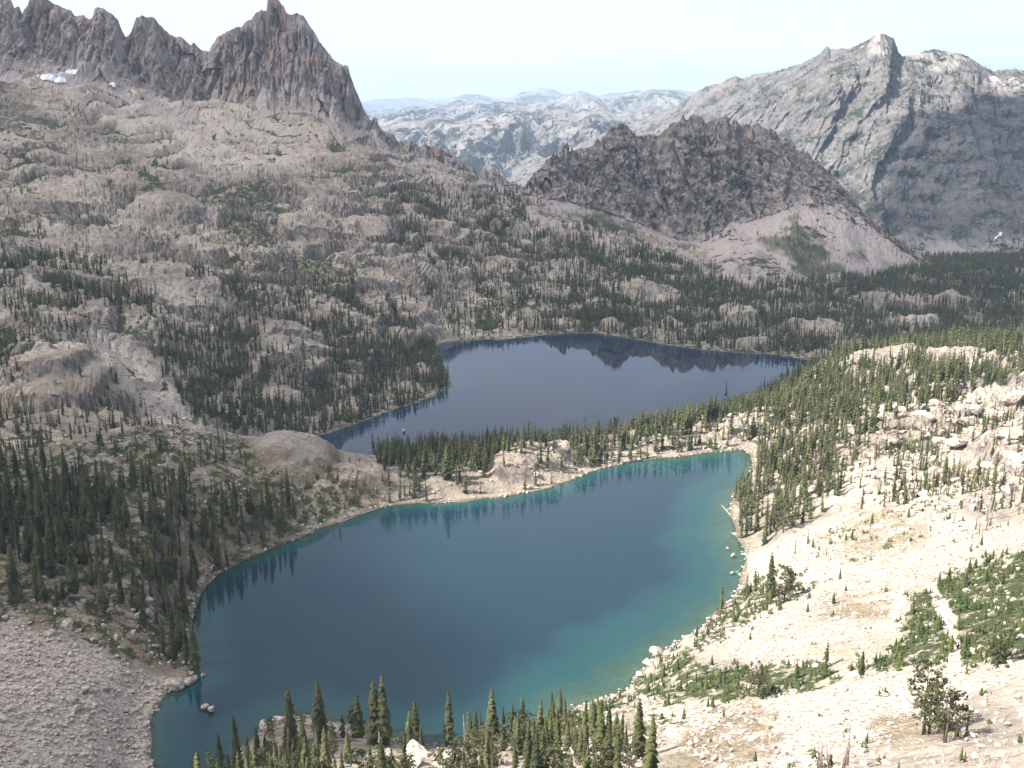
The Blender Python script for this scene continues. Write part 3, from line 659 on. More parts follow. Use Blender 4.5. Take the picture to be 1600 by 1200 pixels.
sky_mas = [(800,262),(860,244),(930,214),(1000,186),(1060,165),(1075,152),(1090,143),(1105,135),(1125,130),(1140,122),(1150,118),(1158,122),(1165,121),(1180,116),(1205,112),(1225,108),(1250,100),(1265,92),(1280,84),(1288,77),(1292,72),(1297,78),(1320,76),(1340,70),(1352,64),
 (1362,56),(1375,53),(1385,55),(1395,60),(1402,72),(1404,84),(1412,87),(1425,88),(1440,80),(1455,77),(1480,80),(1500,84),(1520,94),(1540,105),(1555,111),(1570,110),(1585,107),(1600,110),(1650,104),(1800,92),(2000,130)]
def Dm(u): return np.interp(u, [800,1060,1250,1375,1480,1600,2000], [4700,4300,3850,3600,3750,3700,3500])
m0 = [(u, v, float(Dm(u))) for u, v in sky_mas]
m1 = [(u, v, d) for u, v, d in [(800,280,4450),(1000,215,4150),(1060,195,4050),(1200,160,3600),(1300,140,3380),(1375,150,3300),(1440,150,3420),(1520,165,3400),(1600,180,3350),(2000,180,3200)]]
m2 = [(800,300,4000),(1000,270,3700),(1100,270,3500),(1250,270,3050),(1400,280,2900),(1500,290,2850),(1600,290,2850),(2000,290,2750)]
m3 = [(800,330,3500),(1000,330,3200),(1200,345,2800),(1300,365,2640),(1400,375,2560),(1480,385,2480),(1600,375,2480),(2000,370,2400)]
m4 = [(800,370,3100),(1000,380,2900),(1200,400,2500),(1400,415,2300),(1500,425,2200),(1600,420,2200),(2000,420,2100)]
us = np.concatenate([np.linspace(800, 1040, 60)[:-1], np.linspace(1040, 1640, 400), np.linspace(1640, 2000, 60)[1:]])
def disp_mas(X, Y, Z, T, us):
    w_ = np.where(T < 0, 0.4, 0.10 + 0.9 * sstep(0, 0.8, T)) * np.where(T > 2.6, np.clip(1.2 - (T - 2.6), 0.1, 1), 1)
    q = X - 0.75 * Z + 60 * noise(X / 300, Z / 300, seed=307)
    fl = ridged(q / 210, Z / 1100, Y / 1300, oct=5, seed=301, gain=0.58)
    d = -(fl - 0.3) * 150 * w_ + fbm(X / 90, Y / 90, Z / 60, oct=5, seed=311) * 24 * w_
    dz = fbm(X / 15, Y / 60, Z / 40, oct=4, seed=321) * 5 + fbm(X / 55, Y / 90, Z / 50, oct=4, seed=322) * 9 * w_
    return 0 * X, d, dz
massif = ridge_mountain('mountain', 'long pale ridge with a blunt summit, wooded ribs and grey scree at its foot', M_MASSIF, [m0, m1, m2, m3, m4], us, [44, 62, 46, 20], (900, 500, 6),
    disp_mas, lambda X, Y, Z, T: np.maximum(sstep(2.75, 3.05, T + 0.2 * fbm(X / 70, Z / 120, oct=3, seed=341)), 0.8 * sstep(0.75, 0.3, T) * sstep(-0.1, 0.25, fbm(X / 120, Y / 120, oct=3, seed=342)) * (X > 1150)))

def disp_range(s1, amp, seed):
    def f(X, Y, Z, T, us):
        w_ = np.where(T < 0, 0.35, 0.12 + 0.88 * sstep(0, 0.7, T))
        fl = ridged((X + 0.5 * Z) / s1 + 0.3 * noise(X / s1, Z / s1, seed=seed + 3), Z / (2.6 * s1), Y / (3.5 * s1), oct=6, seed=seed, gain=0.56)
        return 0 * X, -(fl - 0.3) * amp * 3.2 * w_, fbm(X / (s1 * 0.22), Y / s1, Z / s1, oct=4, seed=seed + 9) * amp * 0.12 + (fl - 0.3) * amp * 0.75 * w_
    return f
none = lambda X, Y, Z, T: np.zeros(X.shape)
# pale range in front, with a spur running down to the gap
f0 = [(380,200,7200),(560,196,7000),(600,192,6900),(640,186,6800),(690,180,6600),(715,190,6500),(745,184,6500),(790,176,6500),(820,168,6600),(845,172,6600),(870,166,6600),(900,176,6500),(930,168,6600),(960,176,6500),(1000,170,6600),(1040,164,6800),(1100,170,7000),(1300,180,7000)]
ridge_mountain('mountain', 'pale sunlit spurs rising beyond the gap in the crest', M_RANGE, [f0, [(380,245,6000),(700,235,5700),(850,222,5600),(1000,225,5600),(1300,250,5600)], [(380,300,5200),(800,300,4900),(1300,330,4800)], [(380,345,4700),(1300,370,4400)]],
    np.linspace(380, 1300, 330), [44, 40, 10], (900, 400, 5), disp_range(430, 150, 401), none)
f1 = [(300,176,10500),(560,184,10500),(620,180,10300),(660,170,10300),(700,162,10300),(735,156,10200),(760,163,10000),(790,160,10000),(815,165,10000),(840,164,9900),(870,156,9800),(895,148,9600),(915,147,9600),(930,151,9500),(950,157,9500),(975,152,9600),(1000,144,9800),(1012,142,9800),(1030,146,9800),(1050,141,9800),(1070,146,9900),(1100,150,9900),(1400,150,9800)]
ridge_mountain('mountain', 'bare mountain range with a light summit behind the pale spurs', M_RANGE, [f1, [(300,200,8800),(1400,190,8600)], [(300,250,7800),(1400,240,7800)]],
    np.linspace(300, 1400, 300), [34, 16], (1500, 500, 4), disp_range(700, 210, 421), none)
f2 = [(200,165,16000),(590,172,16000),(640,166,16000),(690,158,15500),(725,148,15500),(745,146,15500),(765,152,15500),(800,150,15000),(822,143,15000),(838,140,15000),(850,138.5,15000),(865,142,15000),(885,148,15000),(930,150,15500),(975,146,15500),(990,141,15500),(1010,143,15500),(1030,139,15500),(1060,140,15500),(1090,146,15500),(1500,150,15500)]
ridge_mountain('mountain', 'blue distant peaks along the horizon', M_RANGE, [f2, [(200,185,13500),(1500,178,13500)], [(200,215,12000),(1500,215,12000)]],
    np.linspace(200, 1500, 260), [22, 8], (2500, 500, 3), disp_range(1000, 220, 441), none)
f3 = [(-200,156,27000),(560,161,27000),(590,156,27000),(620,153,27000),(650,150,27000),(690,152,27000),(720,151,27000),(760,154,27000),(1000,153,27000),(1800,150,27000)]
ridge_mountain('mountain', 'faint blue forested hills, the most distant of all', M_FAR, [f3, [(-200,172,22500),(1800,172,22500)], [(-200,190,19500),(1800,190,19500)]],
    np.linspace(-200, 1800, 200), [20, 6], (3000, 500, 3), disp_range(1600, 300, 461), none)
gx, gy = np.meshgrid(np.linspace(-30000, 30000, 13), np.linspace(-15000, 38000, 13))
me = mesh_np('valley_floor', np.stack([gx, gy, np.full_like(gx, -1050.0)], -1).reshape(-1, 3), gridfaces(13, 13), True, [M_FAR]); attr(me, 'talus', np.zeros(gx.size)); attr(me, 'turf', np.zeros(gx.size))
link('valley_floor', me, label='forested low country far below the peaks', kind='structure')

# height of whatever mountain stands at a place (5 m cells)
CELL = 6.0; GX0, GY0, GNX, GNY = -1200, 1000, 500, 300
ZL = np.full((GNY, GNX), -1e9)
for (X, Y, Z, T) in (crag, butte):
    ix = ((X - GX0) / CELL).astype(int).ravel(); iy = ((Y - GY0) / CELL).astype(int).ravel()
    ok = (ix >= 0) & (ix < GNX) & (iy >= 0) & (iy < GNY); np.maximum.at(ZL, (iy[ok], ix[ok]), Z.ravel()[ok])
def layer_z(x, y):
    ix = ((x - GX0) / CELL).astype(int); iy = ((y - GY0) / CELL).astype(int)
    ok = (ix >= 0) & (ix < GNX) & (iy >= 0) & (iy < GNY)
    return np.where(ok, ZL[np.clip(iy, 0, GNY - 1), np.clip(ix, 0, GNX - 1)], -1e9)

# ------------------------------------------------------------------ water
def lake(name, label, poly, lv, mat, grow, step):
    P = np.array(poly); x0, y0 = P.min(0) - grow * 2; x1, y1 = P.max(0) + grow * 2
    nx, ny = int((x1 - x0) / step) + 2, int((y1 - y0) / step) + 2
    gx, gy = np.meshgrid(np.linspace(x0, x1, nx), np.linspace(y0, y1, ny))
    sd = sdist(gx, gy, poly); dep = np.clip(lv - land(gx, gy), 0, 60)
    F = gridfaces(ny, nx); F = F[(sd.ravel()[F] < grow).any(1)]
    used = np.unique(F); rem = np.full(gx.size, -1); rem[used] = np.arange(used.size)
    V = np.stack([gx, gy, np.full_like(gx, lv)], -1).reshape(-1, 3)[used]
    me = mesh_np(name, V, rem[F], True, [mat]); attr(me, 'depth', dep.ravel()[used])
    return link(name, me, label=label, kind='structure')
lake('lake', 'clear teal lake with turquoise shallows below the near slope', L1, LV1, M_W1, 2.5, 1.6)
lake('lake', 'dark blue lake mirroring the forest beyond the neck of land', L2, LV2, M_W2, 4.0, 4.0)


# ------------------------------------------------------------------ trees: shapes (height 1)
def tube(path, radii, sides=5, r=None):
    V, F = [], []
    P = np.array(path, float); n = len(P)
    for i in range(n):
        d = P[min(i + 1, n - 1)] - P[max(i - 1, 0)]; d /= np.linalg.norm(d) + 1e-9
        a = np.cross(d, [0.31, 0.95, 0.05]); a /= np.linalg.norm(a) + 1e-9; b = np.cross(d, a)
        for k in range(sides):
            t = 2 * math.pi * k / sides; V.append(P[i] + radii[i] * (math.cos(t) * a + math.sin(t) * b))
    for i in range(n - 1):
        for k in range(sides):
            p, q = i * sides + k, i * sides + (k + 1) % sides
            F += [(p, q, q + sides), (p, q + sides, p + sides)]
    for k in range(1, sides - 1): F += [(0, k + 1, k), ((n - 1) * sides, (n - 1) * sides + k, (n - 1) * sides + k + 1)]
    return V, F
def merge(parts):
    V, F = [], []
    for v, f in parts:
        o = len(V); V += [tuple(q) for q in v]; F += [tuple(i + o for i in t) for t in f]
    return np.array(V, float), np.array(F, int)
def fir_crown(seed, whorls, nb, R, h0=0.08, ragged=0.25):
    r = random.Random(seed); V, F = [], []
    c0 = 6 if whorls > 4 else 3
    for k in range(c0):          # dark heart of the crown
        t = 2 * math.pi * k / c0; V.append((math.cos(t) * R * 0.30, math.sin(t) * R * 0.30, h0 + 0.02))
    V.append((0, 0, 0.96)); F += [(k, (k + 1) % c0, c0) for k in range(c0)]
    for i in range(whorls):
        f = (i + r.uniform(-0.3, 0.3)) / whorls; f = max(0.0, min(f, 0.985)); z = h0 + (0.985 - h0) * f
        rad = R * (1 - f) ** 0.72 * (0.55 + 0.45 * min(1, f * 6)) + 0.008
        th0 = r.uniform(0, 6.28)
        for k in range(nb):
            if r.random() < 0.07: continue
            th = th0 + 6.2832 * k / nb + r.uniform(-0.35, 0.35); L = rad * r.uniform(1 - ragged * 1.6, 1 + ragged)
            dr = r.uniform(0.25, 0.75) * L; wd = (0.30 * L + 0.012) * r.uniform(0.7, 1.3)
            c, s = math.cos(th), math.sin(th); o = len(V)
            V.append((0, 0, z + 0.35 * L + 0.012)); V.append((c * 0.62 * L - s * wd, s * 0.62 * L + c * wd, z - dr * 0.55))
            V.append((c * L, s * L, z - dr)); V.append((c * 0.62 * L + s * wd, s * 0.62 * L - c * wd, z - dr * 0.55))
            F += [(o, o + 1, o + 2), (o, o + 2, o + 3)]
    if whorls <= 4: return np.array(V, float), np.array(F, int)
    t = len(V); V += [(0.006, 0, 0.95), (-0.004, 0.005, 0.95), (-0.004, -0.005, 0.95), (0, 0, 1.0)]; F += [(t, t + 1, t + 3), (t + 1, t + 2, t + 3), (t + 2, t, t + 3)]
    return np.array(V, float), np.array(F, int)
def fir_trunk(seed, sides=5):
    r = random.Random(seed); b = r.uniform(-0.01, 0.01)
    v, f = tube([(0, 0, -0.05), (b * 0.4, 0, 0.25), (b, b, 0.6), (0, 0, 0.95)], [0.017, 0.013, 0.008, 0.002], sides)
    return np.array(v), np.array(f)
def clump(V, F, r, c, rad, n):
    for _ in range(n):
        d = np.array([r.gauss(0, 1), r.gauss(0, 1), r.gauss(0, 0.8)]); d /= np.linalg.norm(d) + 1e-6
        p = np.array(c) + d * rad * r.uniform(0.45, 1.0); a = np.array([r.gauss(0, 1), r.gauss(0, 1), r.gauss(0, 1)]); a = np.cross(d, a); a /= np.linalg.norm(a) + 1e-6
        b = np.cross(d, a) + d * 0.5; s = rad * r.uniform(0.26, 0.5); o = len(V)
        V += [tuple(p - a * s), tuple(p + b * s * 0.9), tuple(p + a * s), tuple(p - b * s * 0.7)]; F += [(o, o + 1, o + 2), (o, o + 2, o + 3)]
def pine(seed, spread=0.24, stems=1, dens=1.0):
    """broad irregular crown of needle clumps on a forked trunk"""
    r = random.Random(seed); tp = []; V, F = [], []
    for s in range(stems):
        bx, by = r.uniform(-0.05, 0.05) * stems, r.uniform(-0.05, 0.05) * stems; tx, ty = bx + r.uniform(-0.12, 0.12), by + r.uniform(-0.12, 0.12); H = r.uniform(0.78, 0.97)
        tp.append(tube([(bx, by, -0.05), (bx + (tx - bx) * 0.4, by + (ty - by) * 0.3, H * 0.4), (tx, ty, H)], [0.024, 0.016, 0.004], 5))
        nbr = int(28 / stems ** 0.5)
        for k in range(nbr):
            f = 0.16 + 0.84 * (k + r.random()) / nbr; z = H * f; th = r.uniform(0, 6.28)
            L = spread * (0.55 + 0.9 * math.sin(math.pi * min(1, f * 0.80 + 0.16))) * r.uniform(0.45, 1.15) / stems ** 0.35
            x0, y0 = bx + (tx - bx) * f, by + (ty - by) * f; e = (x0 + math.cos(th) * L, y0 + math.sin(th) * L, z + L * r.uniform(0.1, 0.6))
            tp.append(tube([(x0, y0, z), e], [0.007, 0.003], 3))
            clump(V, F, r, e, 0.062 * r.uniform(0.8, 1.3), int(15 * dens)); clump(V, F, r, ((x0 + e[0]) / 2, (y0 + e[1]) / 2, (z + e[2]) / 2), 0.055, int(10 * dens))
        clump(V, F, r, (tx, ty, H + 0.01), 0.06, 10)
    return (np.array(V), np.array(F)), merge(tp)
def snag(seed, nbr=22, L0=0.14):
    r = random.Random(seed); b = r.uniform(-0.03, 0.03); ps = [tube([(0, 0, -0.05), (b * 0.5, 0, 0.5), (b, b, 1.0)], [0.022, 0.014, 0.003], 5)]
    for k in range(nbr):
        f = r.uniform(0.15, 0.95); th = r.uniform(0, 6.28); L = L0 * (1.15 - f) * r.uniform(0.5, 1.3)
        ps.append(tube([(b * f, b * f * 0.6, f), (b * f + math.cos(th) * L, math.sin(th) * L, f + L * r.uniform(-0.35, 0.35))], [0.006, 0.002], 3))
    return merge(ps)
def red_crown(seed):
    r = random.Random(seed); V, F = [], []
    for k in range(46):
        f = r.uniform(0.18, 0.98); th = r.uniform(0, 6.28); L = 0.13 * (1.1 - f) * r.uniform(0.3, 1)
        clump(V, F, r, (math.cos(th) * L, math.sin(th) * L, f), 0.035, 3)
    return np.array(V), np.array(F)
def bush(seed):
    """low wind-pruned fir clump"""
    r = random.Random(seed); V, F = [], []
    for s in range(3):
        v, f = fir_crown(seed * 9 + s, 2, 5, 0.36, 0.02, 0.5); x, y, h = r.uniform(-0.45, 0.45), r.uniform(-0.45, 0.45), r.uniform(0.5, 1.0)
        o = len(V); V += [(p[0] * h * 1.2 + x, p[1] * h * 1.2 + y, p[2] * h) for p in v]; F += [tuple(i + o for i in t) for t in f]
    return np.array(V), np.array(F)
def ico(sub, seed, rough=0.35, flat=0.75):
    t = (1 + 5 ** 0.5) / 2
    V = [(-1, t, 0), (1, t, 0), (-1, -t, 0), (1, -t, 0), (0, -1, t), (0, 1, t), (0, -1, -t), (0, 1, -t), (t, 0, -1), (t, 0, 1), (-t, 0, -1), (-t, 0, 1)]
    F = [(0, 11, 5), (0, 5, 1), (0, 1, 7), (0, 7, 10), (0, 10, 11), (1, 5, 9), (5, 11, 4), (11, 10, 2), (10, 7, 6), (7, 1, 8), (3, 9, 4), (3, 4, 2), (3, 2, 6), (3, 6, 8), (3, 8, 9), (4, 9, 5), (2, 4, 11), (6, 2, 10), (8, 6, 7), (9, 8, 1)]
    V = [np.array(v) / np.linalg.norm(v) for v in V]
    for _ in range(sub):
        mid = {}; G = []
        def m(a, b):
            k = (min(a, b), max(a, b))
            if k not in mid: q = V[a] + V[b]; V.append(q / np.linalg.norm(q)); mid[k] = len(V) - 1
            return mid[k]
        for a, b, c in F: ab, bc, ca_ = m(a, b), m(b, c), m(c, a); G += [(a, ab, ca_), (b, bc, ab), (c, ca_, bc), (ab, bc, ca_)]
        F = G
    r = np.random.default_rng(seed); V = np.array(V)
    for _ in range(11):                   # split the block along a few random joints
        n = r.normal(size=3); n /= np.linalg.norm(n); d = V @ n; c = r.uniform(0.36, 0.66); V = V - np.outer(np.clip(d - c, 0, None), n) * 0.92
    V = V * (1 + rough * 0.4 * r.normal(size=(len(V), 1)).clip(-1, 1)) * np.array([1, r.uniform(0.65, 1.0), flat * r.uniform(0.75, 1.1)])
    return V * 0.62, np.array(F)

NEAR_C = [fir_crown(i + 1, 24, 9, (0.105, 0.125, 0.14, 0.115, 0.155)[i], (0.05, 0.08, 0.06, 0.16, 0.05)[i]) for i in range(5)]
NEAR_T = [fir_trunk(i + 1) for i in range(5)]
MIDC = [fir_crown(i + 11, 10, 6, (0.11, 0.13, 0.15, 0.12)[i], 0.06) for i in range(4)]
FARC = [fir_crown(i + 21, 6, 5, (0.12, 0.145, 0.165)[i], 0.03, 0.3) for i in range(3)]
TINY = [fir_crown(i + 31, 3, 4, 0.20, 0.02, 0.35) for i in range(2)]
BUSH = [bush(i + 41) for i in range(4)]
PINES = [pine(i + 51, (0.24, 0.28, 0.22, 0.30)[i], (1, 1, 2, 2)[i], (1.0, 1.2, 0.9, 0.8)[i]) for i in range(4)]
SNAGS = [snag(i + 61) for i in range(4)]; REDC = [red_crown(i + 71) for i in range(2)]
def block(seed):
    """angular talus block: a box knocked out of true"""
    r = np.random.default_rng(seed); V = np.array([(x, y, z) for x in (-1, 1) for y in (-1, 1) for z in (-1, 1)], float) * np.array([1, r.uniform(0.55, 1), r.uniform(0.4, 0.8)]) * 0.46
    V = V + r.normal(0, 0.11, V.shape); Q = [(0, 1, 3, 2), (4, 6, 7, 5), (0, 4, 5, 1), (2, 3, 7, 6), (0, 2, 6, 4), (1, 5, 7, 3)]
    return V, np.array([t for a, b, c, d in Q for t in ((a, b, c), (a, c, d))])
ROCK0 = [block(i + 81) for i in range(9)]; ROCK2 = [ico(2, i + 91, 0.12) for i in range(8)]

def joined(name, protos, which, pos, scale, rotz, mat, smooth=False, tilt=None, xs=None, **kw):
    """many small things of one mass as a single mesh"""
    Vs, Fs, o = [], [], 0
    for k, (v, f) in enumerate(protos):
        s = np.nonzero(which == k)[0]
        if s.size == 0: continue
        c, sn = np.cos(rotz[s])[:, None], np.sin(rotz[s])[:, None]; sc = scale[s][:, None]; wx_ = sc * (xs[s][:, None] if xs is not None else 1)
        x = (v[None, :, 0] * c - v[None, :, 1] * sn) * wx_; y = (v[None, :, 0] * sn + v[None, :, 1] * c) * wx_; z = v[None, :, 2] * sc
        if tilt is not None: x = x + z * tilt[s, 0][:, None]; y = y + z * tilt[s, 1][:, None]
        Vs.append(np.stack([x + pos[s, 0][:, None], y + pos[s, 1][:, None], z + pos[s, 2][:, None]], -1).reshape(-1, 3))
        Fs.append((f[None] + (np.arange(s.size) * len(v))[:, None, None]).reshape(-1, 3) + o); o += s.size * len(v)
    return link(name, mesh_np(name, np.concatenate(Vs), np.concatenate(Fs), smooth, [mat]), **kw)

# ------------------------------------------------------------------ where the trees stand (photo regions on the ground)
TZ = [  # key, region, trees per 100 m2, low, high, clumping
 ('upper', [(-300,230),(0,230),(300,260),(500,250),(640,240),(760,290),(700,520),(560,450),(380,430),(0,400),(-300,400)], 1.1, 5, 11, 0.9),
 ('slope', [(-300,380),(0,380),(100,400),(250,420),(380,430),(560,440),(690,500),(690,535),(560,520),(420,520),(255,500),(100,480),(-300,480)], 6.5, 7, 15, 0.85),
 ('bluff', [(-300,480),(0,480),(120,500),(140,540),(250,650),(60,690),(-300,690)], 4.2, 5, 12, 0.8),
 ('gulch', [(350,300),(400,270),(440,300),(420,360),(440,390),(460,420),(430,450),(370,440),(360,390),(335,345)], 3.0, 4, 9, 0),
 ('valley', [(600,290),(800,295),(900,345),(1000,392),(1000,525),(860,515),(700,528),(640,440)], 5.0, 7, 15, 0.8),
 ('valley', [(900,345),(1000,392),(1100,428),(1250,442),(1400,422),(1460,408),(1600,395),(2000,395),(2000,533),(1600,533),(1450,533),(1300,562),(1150,548),(990,528),(860,520)], 7.0, 9, 17, 0.45),
 ('shore', [(255,500),(300,540),(330,520),(420,520),(500,500),(560,520),(690,535),(700,575),(706,604),(640,634),(560,666),(480,688),(400,690),(340,660),(300,650),(262,590)], 6.5, 9, 16, 0.45),
 ('knolltop', [(-300,690),(0,695),(150,685),(250,655),(350,685),(400,700),(540,735),(605,782),(560,808),(470,825),(330,790),(150,745),(-300,745)], 2.2, 4, 10, 0.6),
 ('knoll', [(-300,740),(0,738),(150,742),(260,750),(330,785),(430,795),(475,822),(400,866),(330,908),(300,960),(298,1040),(262,1010),(200,958),(100,952),(0,958),(-300,955)], 6.6, 8, 17, 0.35),
 ('kfoot', [(100,952),(200,955),(290,1040),(300,1060),(200,1040),(120,1000)], 1.0, 2, 7, 0.3),
 ('ridge', [(1172,700),(1150,650),(1180,640),(1230,592),(1290,562),(1400,532),(2000,527),(2000,600),(1600,592),(1480,627),(1335,690),(1292,722),(1335,762),(1262,812),(1180,852),(1147,836),(1141,792),(1166,750)], 7.5, 7, 15, 0.3),
 ('rocky', [(1292,722),(1335,690),(1480,627),(1600,604),(2000,604),(2000,790),(1600,800),(1450,800),(1340,785)], 5.0, 3, 11, 0.7),
 ('neck', [(592,770),(640,742),(700,740),(780,722),(900,688),(1000,668),(1100,648),(1182,638),(1176,700),(1060,707),(900,742),(830,764),(700,782),(620,786)], 8.0, 6, 16, 0.4),
 ('fore', [(300,1190),(400,1150),(450,1128),(540,1128),(640,1160),(740,1168),(860,1140),(930,1140),(1010,1180),(1010,1290),(280,1290)], 4.2, 4.5, 14, 0.35),
]
NECKW = [tuple(float(q) for q in ptz(u, v, 0)[:2]) for u, v in ((596,793),(700,785),(830,768),(900,744),(1060,710),(1165,702))] + [tuple(float(q) for q in ptz(u, v, LV2)[:2]) for u, v in ((1230,615),(1200,632),(1100,678),(950,712),(800,738),(650,758),(560,745))]
def density(u, v, Y, crease, cover, x, y):
    uu = u + rng.normal(0, 9, u.shape) + 16 * fbm(u / 40, v / 24, oct=3, seed=501); vv = v + rng.normal(0, 4, u.shape) + 8 * fbm(u / 40, v / 24, oct=3, seed=502)
    dns = np.zeros(u.shape); key = np.full(u.shape, -1); lo = np.zeros(u.shape); hi = np.zeros(u.shape)
    cl = sstep(-0.25, 0.35, fbm(x / 38, y / 38, oct=3, seed=505)) * 1.7 + 0.05
    cf = 0.40 + 1.7 * crease
    for k, (nm, poly, d, a, b, c) in enumerate(TZ):
        m = inpoly(uu, vv, poly)
        if nm in ('knoll', 'knolltop', 'kfoot', 'fore', 'rocky'): m &= Y < 640
        if nm in ('upper', 'slope', 'valley', 'gulch', 'shore'): m &= Y > 600
        dns = np.where(m, d * (1 - c + c * cl) * (cf if nm in ('upper', 'slope', 'bluff', 'valley') else 0.6 + 0.4 * cf), dns); key = np.where(m, k, key); lo = np.where(m, a, lo); hi = np.where(m, b, hi)
    dl2 = sdist(x, y, L2); vz = np.isin(key, [i for i, t in enumerate(TZ) if t[0] in ('valley', 'shore')]); dns = np.where(vz & (dl2 > 1) & (dl2 < 15), 6.0, dns)
    nk = inpoly(x, y, NECKW); kn = [t[0] for t in TZ].index('neck')
    back = sstep(-12, 10, y - np.interp(x, [-60, 0, 60, 120, 190], [468, 482, 512, 540, 566]))
    dns = np.where(nk, (2.0 + 4.6 * back + 3.2 * sstep(10, -30, x)) * (0.45 + 0.55 * cl), dns); key = np.where(nk, kn, key); lo = np.where(nk, 6, lo); hi = np.where(nk, 15.5, hi)
    for ex, f in ((P_SCREE_M, 0.06), (P_SCREE_L, 0.01), (P_TALUS_R, 0.05), (P_TALUS_N, 0.1), (P_SCREE_T, 0.05), ([(520,1165),(640,1160),(725,1172),(720,1215),(520,1215)], 0.12), ([(385,690),(520,690),(540,740),(440,748),(390,730)], 0.12)):
        dns = np.where(inpoly(u, v, ex), dns * f, dns)
    return dns * np.clip(1 - 1.5 * cover, 0.06, 1), key, lo, hi
NPOOL = 300000
ya = np.sqrt(rng.uniform(150 ** 2, 1850 ** 2, NPOOL)); xa = rng.uniform(-0.72, 0.72, NPOOL) * ya
za_, cra, cova, da = land(xa, ya, True)
ua, va, pd = proj(xa, ya, za_)
POOL_D = NPOOL / (0.72 * (1850 ** 2 - 150 ** 2)) * 100
dn, key, lo, hi = density(ua, va, ya, cra, cova, xa, ya)
keep = (rng.random(NPOOL) < dn / POOL_D) & (da > 1.0) & (layer_z(xa, ya) < za_ + 1.0) & (key >= 0)
print('pool density per 100 m2', POOL_D, 'wanted max', dn.max())
ix = np.nonzero(keep)[0]
T_x, T_y, T_z, T_k = xa[ix], ya[ix], za_[ix], key[ix]
T_h = lo[ix] + (hi[ix] - lo[ix]) * rng.beta(1.6, 1.5, ix.size)
T_w = rng.uniform(0.6, 1.12, ix.size)
# trees picked out singly in the photo: (u, v of the foot, height in px)
SINGLE = [(1127,952,42),(1203,936,72),(1242,866,26),(586,1162,92),(600,1166,100),(698,748,58),(1135,640,50),(1118,655,45),(955,672,40),(800,1165,60),(770,1170,85),(702,1165,80),(650,1170,70),(560,1150,62),(500,1150,80),(455,1165,85),
          (370,1195,70),(345,1200,50),(640,1175,58),(855,1150,40),(305,1045,72),(292,1040,60),(282,1010,70),(270,1030,55),(1180,925,40),(1165,930,36),(450,790,60),(1510,1055,30),(1262,850,24),(1510,1150,38),(1500,1130,25),(1290,1045,42),(1345,1060,44),(1130,1070,30)]
def place(u, v):
    x, y, z = hit(u, v, land); return x, y, z
SX_, SY_, SZ_, SH_ = [], [], [], []
for (u, v, hp) in SINGLE:
    x, y, z = place(u, v); SX_.append(x); SY_.append(y); SZ_.append(z); SH_.append(hp / FPX * math.hypot(y, CAMZ - z) / math.cos(math.atan2(CAMZ - z, y)) * 1.0)
zone_names = [t[0] for t in TZ]
T_x = np.concatenate([T_x, SX_]); T_y = np.concatenate([T_y, SY_]); T_z = np.concatenate([T_z, SZ_]); T_h = np.concatenate([T_h, SH_]); T_w = np.concatenate([T_w, np.ones(len(SINGLE))])
T_k = np.concatenate([T_k, np.array([zone_names.index('fore') if (v > 1100 and u < 900) else zone_names.index('kfoot') if u < 310 else zone_names.index('rocky') if u > 1100 else zone_names.index('neck') for u, v, _ in SINGLE])])
T_u, T_v, T_d = proj(T_x, T_y, T_z)
T_px = T_h * FPX / T_d * 0.93
kind = np.zeros(T_x.size, int)                       # 0 fir, 1 pine, 2 bare snag, 3 dead tree with red needles
rr = rng.random(T_x.size); zn = np.array([zone_names[k] for k in T_k])
kind[(zn == 'fore') & (rr < 0.27)] = 1; kind[(zn == 'neck') & (rr < 0.05)] = 1; kind[(zn == 'ridge') & (rr < 0.035) & (T_px > 25)] = 1
kind[(zn == 'rocky') & (rr < 0.13)] = 2; kind[(zn == 'rocky') & (rr > 0.90)] = 3; kind[(zn == 'ridge') & (rr > 0.965)] = 3; kind[(zn == 'knoll') & (rr < 0.03)] = 2; kind[(zn == 'knolltop') & (rr < 0.04)] = 2
kind[(zn == 'fore') & (rr > 0.95)] = 2
kind[-len(SINGLE):] = 0
T_h[(kind == 1)] *= 0.72
seen = (T_u > -12) & (T_u < 1612) & (T_v > 0) & (T_v < 1270) & (T_v - T_px < 1195)

